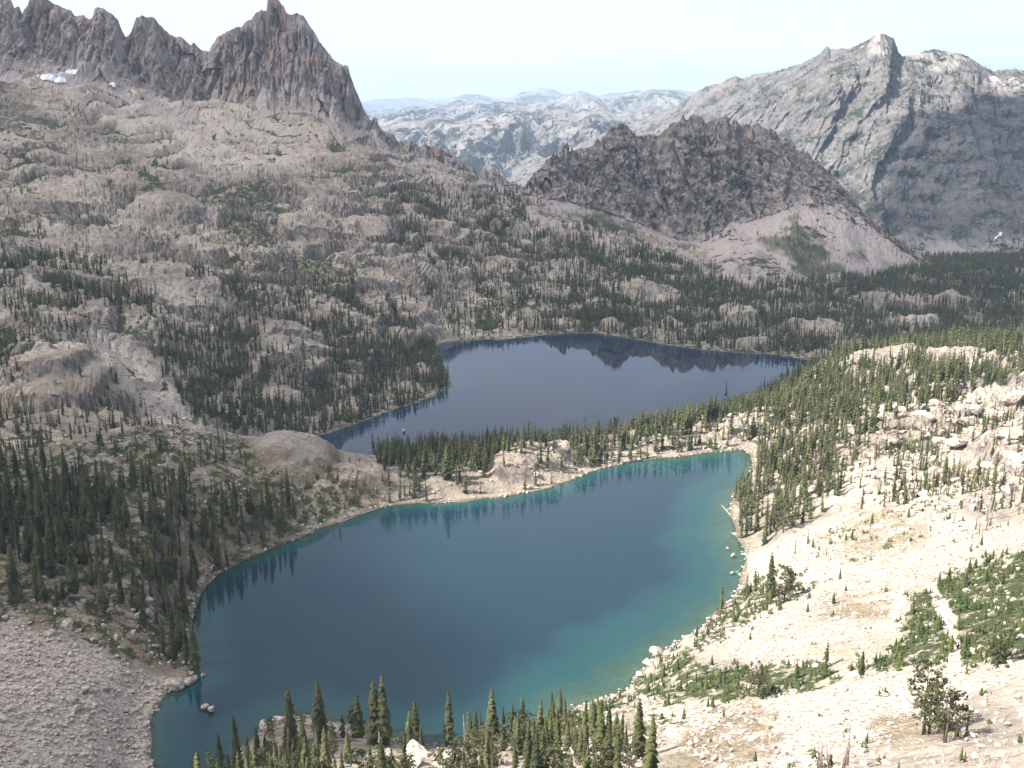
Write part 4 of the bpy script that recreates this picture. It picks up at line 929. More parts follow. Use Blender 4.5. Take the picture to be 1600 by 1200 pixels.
LAB = {'fore': ('tall conifer in the shore grove below the viewpoint', 'grove on the near shore'),
 'knoll': ('dark conifer in the dense knoll stand', 'dense stand on the knoll'),
 'knolltop': ('slim conifer on the open brown knoll crest', 'open crest of the knoll'),
 'kfoot': ('conifer at the stony water edge by the scree fan', 'water edge by the scree fan'),
 'ridge': ('sunlit conifer in the lake-end forest strip', 'forest strip at the lake end'),
 'rocky': ('sunlit conifer among white hillside blocks', 'hillside of white blocks'),
 'neck': ('slender conifer on the neck between the lakes', 'neck between the lakes'),
 'shore': ('dark conifer on the wooded point of the blue lake', 'wooded point of the blue lake')}
MARK = {'fore': [((640,1185),'beside the white slab outcrop'),((425,1138),'by the white water rocks'),((860,1150),'at the shrubby end'),((350,1200),'at the scree end'),((560,1130),'on the point of the shore'),((760,1165),'by the turquoise')],
 'knoll': [((320,918),'near the bleached trunk'),((60,945),'at the edge of the scree fan'),((228,945),'by the big white block'),((420,850),'along the water'),((250,760),'below the brown crest'),((100,820),'in its deep middle'),((300,1030),'at the water rocks'),((30,755),'at its upper edge'),((360,800),'under the bare dome')],
 'talus': [((1462,1150),'near the sparse pair of pines'),((1490,1000),'beside the pale gully'),((1180,1088),'by the round grey-green pine'),((1215,930),'near the tangle of trunks'),((1300,1205),'by the reddish snag clump'),((1390,1065),'near the weathered trunk'),((1520,870),'above the scrub carpet'),((1240,865),'under the forest strip'),((1000,1120),'above the shrubby shore')],
 'ridge': [((1150,820),'along the turquoise shallows'),((1165,700),'at the corner of the lake'),((1275,745),'round the rust-red dead tree'),((1222,835),'by the broad pine'),((1400,560),'round the bare domes'),((1300,640),'in its middle')],
 'scree': [((106,981),'near its largest boulder'),((134,1080),'near its dark boulders'),((270,1070),'at its water edge'),((20,1110),'low down'),((240,1180),'at its lake corner')],
 'rocky': [((1585,625),'near the biggest outcrop'),((1495,700),'near the huge block'),((1520,830),'by the bleached thicket'),((1360,670),'at its lower end')],
 'neck': [((800,745),'by the pale dome'),((690,770),'by the low shore rock'),((1140,650),'at the forest end'),((980,690),'on its stony middle'),((900,715),'beyond the pale dome')],
 'scrub': [((1180,1088),'by the round grey-green pine'),((1000,1060),'by the white bluff rocks'),((1150,940),'by the slim shore fir'),((1310,1045),'towards the green carpet'),((1490,1000),'beside the pale gully'),((1545,1030),'round the leaning pine'),((1590,890),'at its upper edge'),((930,1115),'along the water'),((1400,1020),'at its lower end')],
 'knolltop': [((450,700),'beside the bare dome'),((250,665),'at its summit'),((560,760),'towards the neck'),((80,720),'at its wooded end')]}
MARKW = {}
def near_mark(zone, x, y):
    if zone not in MARK: return ''
    if zone not in MARKW: MARKW[zone] = [(hit(u, v)[:2], t_) for (u, v), t_ in MARK[zone]]
    return ', ' + min(MARKW[zone], key=lambda q: (q[0][0] - x) ** 2 + (q[0][1] - y) ** 2)[1]
DEFLAB = ('conifer among granite slabs on the mountainside', 'mountainside slabs')
def empty(name, loc, rz, sc, label, cat, group, wide=1.0, lean=(0, 0)):
    o = bpy.data.objects.new(name, None); COL.objects.link(o); o.empty_display_size = 0.1
    o.location = loc; o.rotation_euler = (lean[0], lean[1], rz); o.scale = (sc * wide, sc * wide, sc); o['label'] = label; o['category'] = cat; o['group'] = group
    return o
FIR_C = [mesh_np('fir_crown', v, f, False, [M_FIR]) for v, f in NEAR_C]; FIR_CL = [mesh_np('fir_crown_light', v, f, False, [M_FIRL]) for v, f in NEAR_C]
FIR_T = [mesh_np('fir_trunk', v, f, True, [M_BARK]) for v, f in NEAR_T]
PINE_C = [mesh_np('pine_crown', p[0][0], p[0][1], False, [M_PINE]) for p in PINES]; PINE_T = [mesh_np('pine_trunk', p[1][0], p[1][1], True, [M_BARK]) for p in PINES]
SNAG_M = [mesh_np('snag', v, f, True, [M_DEAD]) for v, f in SNAGS]; RED_M = [mesh_np('red_crown', v, f, False, [M_RED]) for v, f in REDC]
fir_ids = np.nonzero(seen & (kind == 0))[0]; fir_ids = fir_ids[np.argsort(-T_px[fir_ids])][:300]
single = np.zeros(T_x.size, bool); single[fir_ids] = True
pine_ids = np.nonzero(seen & (kind == 1))[0]; snag_ids = np.nonzero(seen & (kind >= 2))[0]
snag_ids = snag_ids[np.argsort(-T_px[snag_ids])][:140]
single[pine_ids] = True; single[snag_ids] = True
for i in fir_ids:
    lab, grp = LAB.get(zn[i], DEFLAB); k = int(rng.integers(5)); lightz = False
    size = ('tall ' if T_h[i] > 13.5 else 'small ' if T_h[i] < 8 else '') + ('slim ' if T_w[i] < 0.76 else 'full-skirted ' if T_w[i] > 0.97 else '')
    lab2 = (size + lab.replace('tall ', '').replace('slim ', '').replace('slender ', '')).strip()
    e = empty('fir_tree', (T_x[i], T_y[i], T_z[i] - 0.2), float(rng.uniform(0, 6.28)), float(T_h[i]), lab2 + near_mark(zn[i], T_x[i], T_y[i]), 'tree', size + 'conifers, ' + grp + near_mark(zn[i], T_x[i], T_y[i]), float(T_w[i]), (float(rng.normal(0, 0.02)), float(rng.normal(0, 0.02))))
    link('trunk', FIR_T[k], e); link('crown', (FIR_CL if lightz else FIR_C)[k], e)
def add_pine(x, y, z, h, label, group, k, lean=(0, 0)):
    e = empty('pine_tree', (x, y, z - 0.15), float(rng.uniform(0, 6.28)), float(h), label, 'tree', group, 1.0, lean)
    link('trunk', PINE_T[k], e); link('crown', PINE_C[k], e)
for i in pine_ids:
    grp = LAB.get(zn[i], DEFLAB)[1]
    lab = {'fore': 'broad olive-green pine in the shore grove', 'neck': 'broad pine on the neck between the lakes', 'ridge': 'broad pine in the lake-end forest strip'}[zn[i]]
    size = 'tall ' if T_h[i] > 9.5 else 'low ' if T_h[i] < 6.5 else ''; lab = size + lab; grp = size + grp
    add_pine(T_x[i], T_y[i], T_z[i], T_h[i], lab + near_mark(zn[i], T_x[i], T_y[i]), 'pines, ' + grp + near_mark(zn[i], T_x[i], T_y[i]), int(rng.integers(4)))
for (u, v, hp, lab, k, lean) in [(1445,1150,95,'taller pine of the sparse pair on the white slope, forked trunk bare below',2,(0, 0)),(1480,1158,78,'bushier pine of the sparse pair on the white slope',3,(0, 0)),
     (1222,944,62,'open-crowned pine standing beside a slim fir at the water end of the scree',0,(0, 0.05)),(1543,1036,66,'bushy pine leaning over the green shrub carpet',1,(0.1, 0.25)),(1180,1088,48,'grey-green round pine in the low shrub strip',1,(0, 0)),
     (1222,835,52,'broad pine at the foot of the forest strip above the white scree',1,(0, 0))]:
    x, y, z = place(u, v); add_pine(x, y, z, hp / FPX * math.hypot(y, CAMZ - z) / math.cos(math.atan2(CAMZ - z, y)), lab, 'lone pines on the sunlit slope', k, lean)
def add_dead(x, y, z, h, label, group, red=False):
    e = empty('dead_tree', (x, y, z - 0.1), float(rng.uniform(0, 6.28)), float(h), label, 'dead tree', group, float(rng.uniform(0.8, 1.3)), (float(rng.normal(0, 0.05)), float(rng.normal(0, 0.05))))
    link('trunk', SNAG_M[int(rng.integers(4))], e)
    if red: link('crown', RED_M[int(rng.integers(2))], e)
for i in snag_ids:
    red = kind[i] == 3; grp = LAB.get(zn[i], DEFLAB)[1]
    where = {'rocky': 'among white granite blocks on the hillside', 'ridge': 'in the forest strip at the lake end', 'knoll': 'in the dark stand on the knoll', 'knolltop': 'on the open crest of the knoll', 'fore': 'in the grove below the viewpoint'}[zn[i]]
    add_dead(T_x[i], T_y[i], T_z[i], T_h[i] * 0.9, ('dead conifer with rust-red needles ' if red else 'bare grey snag ') + where, ('red dead trees, ' if red else 'snags, ') + grp, red)
for (u0, u1, v0, v1, n, hp, lab, red) in [(1275,1325,1195,1215,9,62,'bare reddish snag in the clump on the white slope',False),(1490,1550,815,842,11,40,'bleached snag in the thicket below the white blocks',False),(1268,1282,740,750,3,40,'rust-red dead conifer standing out in the green strip',True),(1300,1312,1000,1010,2,20,'short stub of a snag beside the low shrub strip',False)]:
    for j in range(n):
        x, y, z = place(rng.uniform(u0, u1), rng.uniform(v0, v1)); add_dead(x, y, z, hp * rng.uniform(0.6, 1.1) / FPX * math.hypot(y, CAMZ - z) * 1.1, lab, lab, red)

# trees on the mountains: crest, ledges and gullies
def on_mountain(M, n, wfun, lo_, hi_):
    X, Y, Z, T = M; wgt = np.clip(wfun(X, Y, Z, T), 0, None).ravel(); wgt = wgt / wgt.sum(); s = rng.choice(wgt.size, n, p=wgt)
    return np.stack([X.ravel()[s] + rng.normal(0, 1, n), Y.ravel()[s], Z.ravel()[s] - 0.6], -1), rng.uniform(lo_, hi_, n)
def pxw(M, poly): u, v, _ = proj(M[0], M[1], M[2]); return soft(u, v, poly, 9, 8, seed=55)
far = []
far.append(on_mountain(crag, 110, lambda X, Y, Z, T: pxw(crag, [(320,150),(520,150),(540,200),(420,215),(300,200)]) * (T > 0.95), 4, 10))
far.append(on_mountain(crag, 330, lambda X, Y, Z, T: pxw(crag, [(540,200),(600,205),(740,262),(830,290),(830,330),(600,290),(540,240)]) * (0.2 + (T > 0.3)), 3, 9))
far.append(on_mountain(crag, 90, lambda X, Y, Z, T: pxw(crag, [(-20,110),(20,140),(120,190),(200,220),(60,240),(-20,200)]), 4, 8))
far.append(on_mountain(butte, 110, lambda X, Y, Z, T: ((T > -0.01) & (T < 0.06)) * 1.0, 3, 7))
far.append(on_mountain(butte, 420, lambda X, Y, Z, T: (T > 0.05) * (T < 1.3) * sstep(0.0, 0.5, fbm(X / 60, Z / 60, oct=3, seed=601)), 3, 8))
far.append(on_mountain(butte, 330, lambda X, Y, Z, T: pxw(butte, [(1235,325),(1290,395),(1330,430),(1290,440),(1255,435),(1220,390),(1180,380),(1190,370),(1225,370)]) * (T > 0.7), 3, 9))
far.append(on_mountain(butte, 200, lambda X, Y, Z, T: pxw(butte, [(920,325),(985,350),(1045,405),(1020,412),(950,370),(880,340)]) * (T > 0.6), 4, 11))
far.append(on_mountain(butte, 200, lambda X, Y, Z, T: (T > 1.6) * sstep(0.0, 0.4, fbm(X / 40, Y / 40, oct=3, seed=602)) + pxw(butte, [(1340,330),(1440,395),(1470,430),(1400,420),(1350,360)]), 5, 12))
mas = on_mountain(massif, 2600, lambda X, Y, Z, T: (T > 0.15) * (T < 3.3) * sstep(-0.1, 0.5, fbm(X / 160, Z / 110, Y / 300, oct=4, seed=611)) * (X > 400), 7, 16)
far.append(on_mountain(massif, 150, lambda X, Y, Z, T: pxw(massif, [(1410,385),(1440,360),(1480,395),(1500,420),(1440,420)]) + pxw(massif, [(1500,395),(1600,390),(1650,420),(1500,425)]) * 2, 12, 20))
fpos = np.concatenate([f[0] for f in far]); fh = np.concatenate([f[1] for f in far])
# the rest of the forest as one mass
rest = ~single & (kind == 0)
SLG = (ZG - CAMZ) / YG; HOR = np.maximum.accumulate(SLG, 0)          # what the land hides from the viewpoint
hid = np.zeros(T_x.size, bool); ca_i = np.clip(np.searchsorted(AC, T_x / T_y), 0, len(AC) - 1)
for c in np.unique(ca_i):
    m_ = np.nonzero(ca_i == c)[0]; j = np.clip(np.searchsorted(YG[:, c], T_y[m_] - 6) - 1, 0, NR - 1)
    hid[m_] = (T_z[m_] + T_h[m_] + 5 - CAMZ) / T_y[m_] < HOR[j, c]
rest &= ~hid
near_r = rest & (T_px > 30) & (T_u > -90) & (T_u < 1690) & (T_v < 1300); far_r = rest & (T_px <= 30) & (T_u > -90) & (T_u < 1690)
protos = MIDC + FARC + TINY; wh = []; ps = []; hs = []
a = np.nonzero(near_r)[0]; b = np.nonzero(far_r)[0]
wh = np.concatenate([rng.integers(0, 4, a.size), np.where(T_px[b] > 22, 4 + rng.integers(0, 3, b.size), 7 + rng.integers(0, 2, b.size)), 7 + rng.integers(0, 2, len(fh)), 7 + rng.integers(0, 2, len(mas[1]))])
ps = np.concatenate([np.stack([T_x[a], T_y[a], T_z[a] - 0.3], -1), np.stack([T_x[b], T_y[b], T_z[b] - 0.3], -1), fpos, mas[0]])
hs = np.concatenate([T_h[a], T_h[b], fh, mas[1]])
print('trees: single', single.sum(), 'near rest', a.size, 'far rest', b.size, 'mountain', len(fh) + len(mas[1]))
joined('forest', protos, wh, ps, hs, rng.uniform(0, 6.28, hs.size), M_FIR, xs=rng.uniform(0.72, 1.3, hs.size), tilt=rng.normal(0, 0.035, (hs.size, 2)), label='conifer forest covering the valley, slopes and ledges', kind='stuff')

# ------------------------------------------------------------------ low fir scrub on the sunlit slope
NP2 = 110000
yb = np.sqrt(rng.uniform(90 ** 2, 480 ** 2, NP2)); xb = rng.uniform(-0.05, 0.66, NP2) * yb
zb = land(xb, yb); ub, vb, _ = proj(xb, yb, zb); db = sdist(xb, yb, L1)
POOL2 = NP2 / (0.71 / 2 * (480 ** 2 - 90 ** 2)) * 100
gl = soft(ub, vb, P_GULLY, 3, 3, seed=13)
clm = sstep(-0.15, 0.25, fbm(xb / 7, yb / 7, oct=3, seed=701))
dm = 30 * soft(ub, vb, P_MEADOW, 12, 9, seed=8) * (0.25 + clm) + 18 * soft(ub, vb, P_SHRUB, 8, 5, seed=9) * (0.25 + clm)
dm = np.maximum(dm, 9.0 * inpoly(ub, vb, [(1400,700),(1560,720),(1600,800),(1420,840),(1340,800),(1250,860),(1330,890),(1390,880),(1420,760)]) * clm)
dm = np.maximum(dm, 7.0 * inpoly(ub, vb, P_GREENFLAT) * clm); dm = np.maximum(dm, 1.3 * (inpoly(ub, vb, P_TALUS_R) | inpoly(ub, vb, P_TALUS_N)) * clm) * (1 - gl)
kb = np.nonzero((rng.random(NP2) < dm / POOL2) & (db > 1.0))[0]
hb = rng.uniform(0.9, 2.6, kb.size); tall = rng.random(kb.size) < 0.24; hb[tall] = 1.5 + 3.2 * rng.random(tall.sum()) ** 2
big_b = np.nonzero(tall & (ub[kb] > 0) & (ub[kb] < 1600) & (vb[kb] < 1210))[0]; big_b = big_b[np.argsort(-hb[big_b] / yb[kb][big_b])][:200]
isb = np.zeros(kb.size, bool); isb[big_b] = True
pb = np.stack([xb[kb], yb[kb], zb[kb] - 0.1], -1)
s_ = np.nonzero(~isb)[0]
joined('scrub', BUSH + MIDC, np.where(tall[s_], 4 + rng.integers(0, 4, s_.size), rng.integers(0, 4, s_.size)), pb[s_], hb[s_], rng.uniform(0, 6.28, s_.size), M_FIRL, xs=rng.uniform(0.9, 1.5, s_.size), label='green carpet of low fir scrub on the sunlit slope', kind='stuff')
for i in big_b:
    inm = inpoly(ub[kb][i], vb[kb][i], P_MEADOW)
    e = empty('young_fir', tuple(pb[i]), float(rng.uniform(0, 6.28)), float(hb[i]), ('young fir poking out of the green scrub carpet' if inm else 'young fir in the low shrub strip') + near_mark('scrub', pb[i, 0], pb[i, 1]), 'sapling', ('young firs in the scrub carpet' if inm else 'young firs in the shrub strip') + near_mark('scrub', pb[i, 0], pb[i, 1]), 1.25)
    k = int(rng.integers(5)); link('trunk', FIR_T[k], e); link('crown', FIR_CL[k], e)
# dark scrub in the gulch of the big slope and on the knoll
NP3 = 18000
yc = np.sqrt(rng.uniform(300 ** 2, 1500 ** 2, NP3)); xc = rng.uniform(-0.6, 0.45, NP3) * yc
zc, crc, covc, dc = land(xc, yc, True); uc, vc, _ = proj(xc, yc, zc)
dm3 = 0.9 * (soft(uc, vc, P_TURF_L, 14, 14, seed=10) > 0.4) + 0.55 * sstep(0.2, 0.6, crc) * (yc > 600) * (vc > 215) + 3 * inpoly(uc, vc, P_HEATH_K) * (yc < 520)
kc = np.nonzero((rng.random(NP3) < dm3 * 0.55) & (dc > 1.5) & (layer_z(xc, yc) < zc + 1) & (covc < 0.25))[0]
joined('scrub', BUSH, rng.integers(0, 4, kc.size), np.stack([xc[kc], yc[kc], zc[kc] - 0.2], -1), rng.uniform(0.8, 2.4, kc.size) * np.where(yc[kc] > 600, 1.5, 0.8), rng.uniform(0, 6.28, kc.size), M_FIR, xs=rng.uniform(1.0, 1.7, kc.size), label='dark low scrub in the creases of the granite', kind='stuff')

# ------------------------------------------------------------------ stones
STONE2 = [mesh_np('boulder', v, f, False, [M_STONE]) for v, f in ROCK2]
def boulder(x, y, z, size, label, group, sink=0.22, flat=1.0, name='boulder'):
    o = bpy.data.objects.new(name, STONE2[int(rng.integers(8))]); COL.objects.link(o)
    o.location = (x, y, z + size * (0.42 * flat - sink)); o.scale = (size, size, size * flat); o.rotation_euler = (float(rng.normal(0, 0.2)), float(rng.normal(0, 0.2)), float(rng.uniform(0, 6.28)))
    o['label'] = label; o['category'] = 'boulder'; o['group'] = group
def bpx(u, v, wpx, label, group='named boulders', lv=None, **kw):
    if lv is None: x, y, z = place(u, v)
    else: x, y, z = [float(q) for q in ptz(u, v, lv)]
    boulder(x, y, z, wpx / FPX * math.hypot(y, CAMZ - z), label, group, **kw)
bpx(106, 981, 21, 'largest pale boulder at the top of the scree fan'); bpx(80, 990, 15, 'darker boulder just below the largest one on the scree fan')
bpx(270, 1070, 36, 'long flat boulder at the water edge of the scree', flat=0.7); bpx(297, 1068, 21, 'rounded boulder touching the long flat one at the water', lv=0)
bpx(322, 1107, 13, 'upright half of the split rock standing in the lake', lv=0.2, sink=0.1); bpx(330, 1111, 16, 'low half of the split rock standing in the lake', lv=0.1, sink=0.2)
bpx(301, 1031, 13, 'pale rock in the shallows under the dark shore fir', lv=0.1); bpx(303, 1041, 10, 'smaller pale rock in the shallows under the dark shore fir', lv=0.1); bpx(318, 1056, 8, 'little rock alone off the water edge of the scree', lv=0.0)
bpx(228, 947, 24, 'big white block at the edge of the knoll forest'); bpx(232, 962, 18, 'white block leaning below the big one at the knoll forest'); bpx(168, 957, 12, 'round pale rock under the knoll trees'); bpx(215, 966, 14, 'broken white block beside the knoll trees')
bpx(1146, 869, 11, 'rock breaking the turquoise shallows below the forest strip', lv=0.1); bpx(1144, 896, 11, 'flat rock breaking the turquoise shallows, off the scree point', lv=0.05, flat=0.6); bpx(1137, 858, 6, 'small rock close to the shore in the turquoise shallows', lv=0.1)
bpx(633, 651, 30, 'low rocky islet in the blue lake', lv=LV2 - 0.6, flat=0.22); bpx(631, 675, 9, 'small white rock in the blue lake off the islet', lv=LV2)
bpx(1022, 1022, 26, 'white bluff rock above the turquoise shallows'); bpx(1042, 1028, 22, 'white block behind the bluff rock'); bpx(1000, 1058, 20, 'white block at the foot of the bluff by the water'); bpx(1012, 1040, 18, 'middle block of the white bluff by the water')
bpx(960, 1092, 15, 'white boulder on the shrubby shore'); bpx(978, 1098, 12, 'second white boulder on the shrubby shore'); bpx(1008, 1095, 13, 'white boulder among the shore shrubs')
bpx(962, 1058, 30, 'tan boulder under the turquoise water', lv=-1.6, flat=0.5)
bpx(134, 1080, 24, 'dark angular boulder in the middle of the scree fan'); bpx(118, 1112, 18, 'dark boulder below the angular one on the scree fan'); bpx(150, 1068, 13, 'pale boulder above the angular one on the scree fan'); bpx(168, 1080, 15, 'boulder beside the angular one on the scree fan'); bpx(112, 1100, 15, 'upper of the two dark scree boulders')
bpx(20, 1108, 16, 'pale block low on the scree fan'); bpx(4, 1126, 15, 'pale slab low on the scree fan'); bpx(1495, 700, 36, 'huge white block on the rocky hillside'); bpx(1585, 632, 36, 'biggest white outcrop block on the rocky hillside'); bpx(1560, 660, 40, 'white outcrop block under the biggest one'); bpx(1575, 770, 50, 'broad pale slab above the shrub slope', flat=0.6)
bpx(420, 1138, 22, 'white rock at the water in front of the grove'); bpx(438, 1128, 16, 'second white rock at the water in front of the grove'); bpx(488, 1118, 10, 'rock showing between the grove trunks')
for (u, v, wpx) in [(560,1188,44),(600,1182,50),(650,1180,48),(700,1186,44),(590,1196,48),(640,1196,54),(690,1198,46)]:
    bpx(u, v, wpx, 'white slab of the outcrop in the grove below the viewpoint', 'slabs of the grove outcrop', flat=0.55)
for (u, v, wpx) in [(1350,640,26),(1380,655,30),(1410,640,26),(1440,650,34),(1460,630,24),(1330,680,24),(1395,690,28),(1430,700,30),(1470,690,30),(1510,660,30),(1540,690,34),(1580,680,38),(1360,715,22),(1520,640,26),(1590,720,34),(1310,700,18),(1450,725,22),(1545,730,26)]:
    bpx(u, v, wpx, 'white granite block on the wooded hillside', 'blocks of the wooded hillside', flat=0.8, sink=0.32)
# loose stones by zone
def stones(n, ylo, yhi, alo, ahi, region, lo_, hi_, powr=2.2):
    y = np.sqrt(rng.uniform(ylo ** 2, yhi ** 2, n)); x = rng.uniform(alo, ahi, n) * y; z = land(x, y); u, v, _ = proj(x, y, z)
    k = region(u, v, x, y); s = lo_ + (hi_ - lo_) * rng.random(n) ** powr * 1.0
    k &= layer_z(x, y) < z + 0.5
    return x[k], y[k], z[k], s[k], u[k], v[k]
GRP = []
GRP.append(('scree', stones(17000, 195, 330, -0.62, -0.25, lambda u, v, x, y: (soft(u, v, P_SCREE_L, seed=1) > 0.4) & (sdist(x, y, L1) > 0.3), 0.22, 1.5, 4)))
GRP.append(('kfoot', stones(9000, 280, 480, -0.62, -0.12, lambda u, v, x, y: (inpoly(u, v, P_HEATH_K)) & (sdist(x, y, L1) > 0.3) & (rng.random(u.size) < np.where((v > 940), 1.0, 0.35)), 0.25, 1.7, 4)))
GRP.append(('talus', stones(15000, 95, 420, 0.05, 0.66, lambda u, v, x, y: (inpoly(u, v, P_TALUS_R) | inpoly(u, v, P_TALUS_N) | (inpoly(u, v, P_SHRUB + P_MEADOW) & (rng.random(u.size) < 0.25)) | inpoly(u, v, P_GREENFLAT)) & (sdist(x, y, L1) > 0.3), 0.18, 1.3, 4)))
GRP.append(('rocky', stones(7000, 330, 660, 0.25, 0.66, lambda u, v, x, y: inpoly(u, v, TZ[11][1]), 0.5, 3.2, 2.6)))
GRP.append(('slope', stones(9000, 580, 1500, -0.6, 0.0, lambda u, v, x, y: inpoly(u, v, P_SCREE_M) & (y < 1000) | inpoly(u, v, P_SCREE_T) & (y > 1100) | (rng.random(u.size) < 0.16) & (v < 480), 0.8, 3.6, 3)))
GRP.append(('neck', stones(2600, 430, 620, -0.15, 0.26, lambda u, v, x, y: inpoly(u, v, TZ[12][1]) & (sdist(x, y, L1) > 0.2) & (sdist(x, y, L2) > 0.2), 0.4, 2.4, 3)))
# a rim of stones along the water
pl = np.array(L1); kk = rng.integers(0, len(pl), 1500); nx_ = pl[(kk + 1) % len(pl)]; tt = rng.random((1500, 1)); q = pl[kk] * (1 - tt) + nx_ * tt + rng.normal(0, 1.0, (1500, 2))
zq = land(q[:, 0], q[:, 1]); uq, vq, _ = proj(q[:, 0], q[:, 1], zq); kq = zq > -0.7
GRP.append(('rim', (q[kq, 0], q[kq, 1], zq[kq], (0.25 + 1.1 * rng.random(kq.sum()) ** 3.5), uq[kq], vq[kq])))
BL = {'scree': 'loose pale block on the scree fan by the water', 'kfoot': 'pale stone on the brown knoll ground', 'talus': 'white block on the sunlit talus slope', 'rocky': 'white boulder among the hillside trees', 'slope': 'fallen block on the mountainside slabs', 'neck': 'pale rock on the neck between the lakes', 'rim': 'stone along the edge of the teal lake'}
allst = []
for nm, (x, y, z, s, u, v) in GRP:
    px_ = s / y * FPX
    for i in range(x.size): allst.append((px_[i] if (0 < u[i] < 1600 and v[i] < 1195) else 0, nm, i))
allst.sort(key=lambda q: -q[0]); top = set((nm, i) for _, nm, i in allst[:190])
PX_, PS_ = [], []
for nm, (x, y, z, s, u, v) in GRP:
    for i in range(x.size):
        if (nm, i) in top: boulder(x[i], y[i], z[i], s[i] * 1.1, BL[nm] + near_mark(nm, x[i], y[i]), 'loose: ' + BL[nm] + near_mark(nm, x[i], y[i]))
    m = np.array([(nm, i) not in top for i in range(x.size)]); PX_.append(np.stack([x[m], y[m], z[m] + s[m] * 0.12], -1)); PS_.append(s[m])
PX_ = np.concatenate(PX_); PS_ = np.concatenate(PS_); print('stones', len(PS_))
joined('rubble', ROCK0, rng.integers(0, 9, len(PS_)), PX_, PS_, rng.uniform(0, 6.28, len(PS_)), M_STONE, tilt=rng.normal(0, 0.25, (len(PS_), 2)), label='loose stones of the scree, talus and shores', kind='stuff')

# ------------------------------------------------------------------ fallen trunks
def log(u1, v1, u2, v2, rad, label, lv=None):
    A_ = np.array(place(u1, v1) if lv is None else [float(q) for q in ptz(u1, v1, lv)]); B_ = np.array(place(u2, v2))
    B_[2] = max(B_[2], 0.1); A_[2] = max(A_[2], 0.0)
    n = 7; P = [A_ + (B_ - A_) * i / (n - 1) + np.array([0, 0, rad * 0.7 + 0.1 * math.sin(i * 2.1) * rad]) for i in range(n)]
    for i in range(1, n - 1):
        g = float(land(np.array([P[i][0]]), np.array([P[i][1]]))[0]); P[i][2] = max(P[i][2], g + rad * 0.5)
    ps = [tube([p - P[0] for p in P], list(np.linspace(rad, rad * 0.5, n)), 8)]
    for i in range(5):
        f = rng.uniform(0.35, 0.95); c = (P[-1] - P[0]) * f + np.array([0, 0, rad * 0.3]); d = np.array([rng.normal(), rng.normal(), abs(rng.normal()) + 0.2]); ps.append(tube([c, c + d / np.linalg.norm(d) * rad * rng.uniform(2.5, 5)], [rad * 0.22, rad * 0.08], 4))
    v, f = merge(ps); o = link('log', mesh_np('log', v, f, True, [M_DEAD]), None, label, 'log', 'fallen trunks'); o.location = tuple(P[0])
log(336, 902, 318, 919, 0.34, 'bleached trunk lying from the knoll shore into the water', lv=0.05)
log(530, 822, 561, 809, 0.3, 'grey trunk lying along the knoll shore'); log(566, 806, 606, 791, 0.3, 'long trunk along the shore near the rocky neck')
log(1373, 1062, 1406, 1068, 0.2, 'weathered trunk lying on the white slope'); log(1205, 936, 1230, 926, 0.22, 'brown trunk in the tangle on the talus'); log(1212, 928, 1234, 936, 0.2, 'crossing trunk in the tangle on the talus'); log(1218, 940, 1228, 922, 0.18, 'short trunk on top of the tangle on the talus')
log(1142, 806, 1127, 794, 0.28, 'fallen trunk reaching into the turquoise shallows from the forest strip', lv=0.3)
log(700, 782, 735, 781, 0.3, 'trunk at the water below the rocky neck')

# ------------------------------------------------------------------ old snow under the crest
def snow_from(M, polys, names, lift):
    X, Y, Z, T = M; u, v, _ = proj(X, Y, Z); nr, nc = X.shape; F = gridfaces(nr, nc)[:, ::-1]; cu = u.ravel()[F].mean(1); cv = v.ravel()[F].mean(1)
    Tf = T.ravel()[F].min(1)
    for poly, lab in zip(polys, names):
        k = inpoly(cu + 2 * noise(cu / 5, cv / 4, seed=3), cv + 1.5 * noise(cu / 5, cv / 4, seed=4), poly) & (Tf > 0)
        if not k.any(): continue
        G = F[k]; used = np.unique(G); rem = np.full(X.size, -1); rem[used] = np.arange(used.size)
        V = np.stack([X.ravel(), Y.ravel() - lift * 1.5, Z.ravel() + lift], -1)[used]
        o = link('snow_patch', mesh_np('snow_patch', V, rem[G], True, [M_SNOW]), None, lab, 'snow patch', 'old snow')
        md = o.modifiers.new('thickness', 'SOLIDIFY'); md.thickness = 1.2; md.offset = -1
snow_from(crag, [[(60,119),(75,117),(98,119),(108,122),(104,128),(92,131),(84,128),(64,124)], [(84,119),(104,111),(124,110),(118,117),(102,123)], [(170,132),(178,130),(186,137),(178,137)]],
    ['largest snow patch below the jagged crest', 'upper snow patch joining the largest one', 'tiny snow patch on the slabs below the crest'], 1.0)
snow_from(massif, [[(1546,121),(1556,120),(1560,126),(1550,127)], [(1551,374),(1565,362),(1567,364),(1554,376)]], ['small snow patch high on the long ridge', 'sliver of snow at the scree foot of the long ridge'], 1.2)

# ------------------------------------------------------------------ the cloud whose shadow lies over the valley, overhead and out of the picture
CZ0 = 1750.0
shade = [(-1500,-350,20),(-260,-120,60),(-75,120,30),(-38,190,20),(-25,270,10),(-30,440,0),(0,470,0),(95,540,5),(190,640,5),(285,735,0),(420,815,0),(620,860,0),(1000,950,0),(1700,1200,-40),(2500,2400,0),
         (2300,3650,200),(1500,3480,190),(1180,3260,130),(820,2760,-20),(560,2150,0),(0,1980,0),(-900,1900,150),(-1700,1500,150)]
cp = [(x + SUN.x / SUN.z * (CZ0 - z), y + SUN.y / SUN.z * (CZ0 - z)) for x, y, z in shade]
P_ = np.array(cp); x0, y0 = P_.min(0) - 100; x1, y1 = P_.max(0) + 100; st_ = 26.0
nx, ny = int((x1 - x0) / st_), int((y1 - y0) / st_); gx, gy = np.meshgrid(np.linspace(x0, x1, nx), np.linspace(y0, y1, ny))
sd = -sdist(gx, gy, cp) + 45 * fbm(gx / 160, gy / 160, oct=4, seed=801)
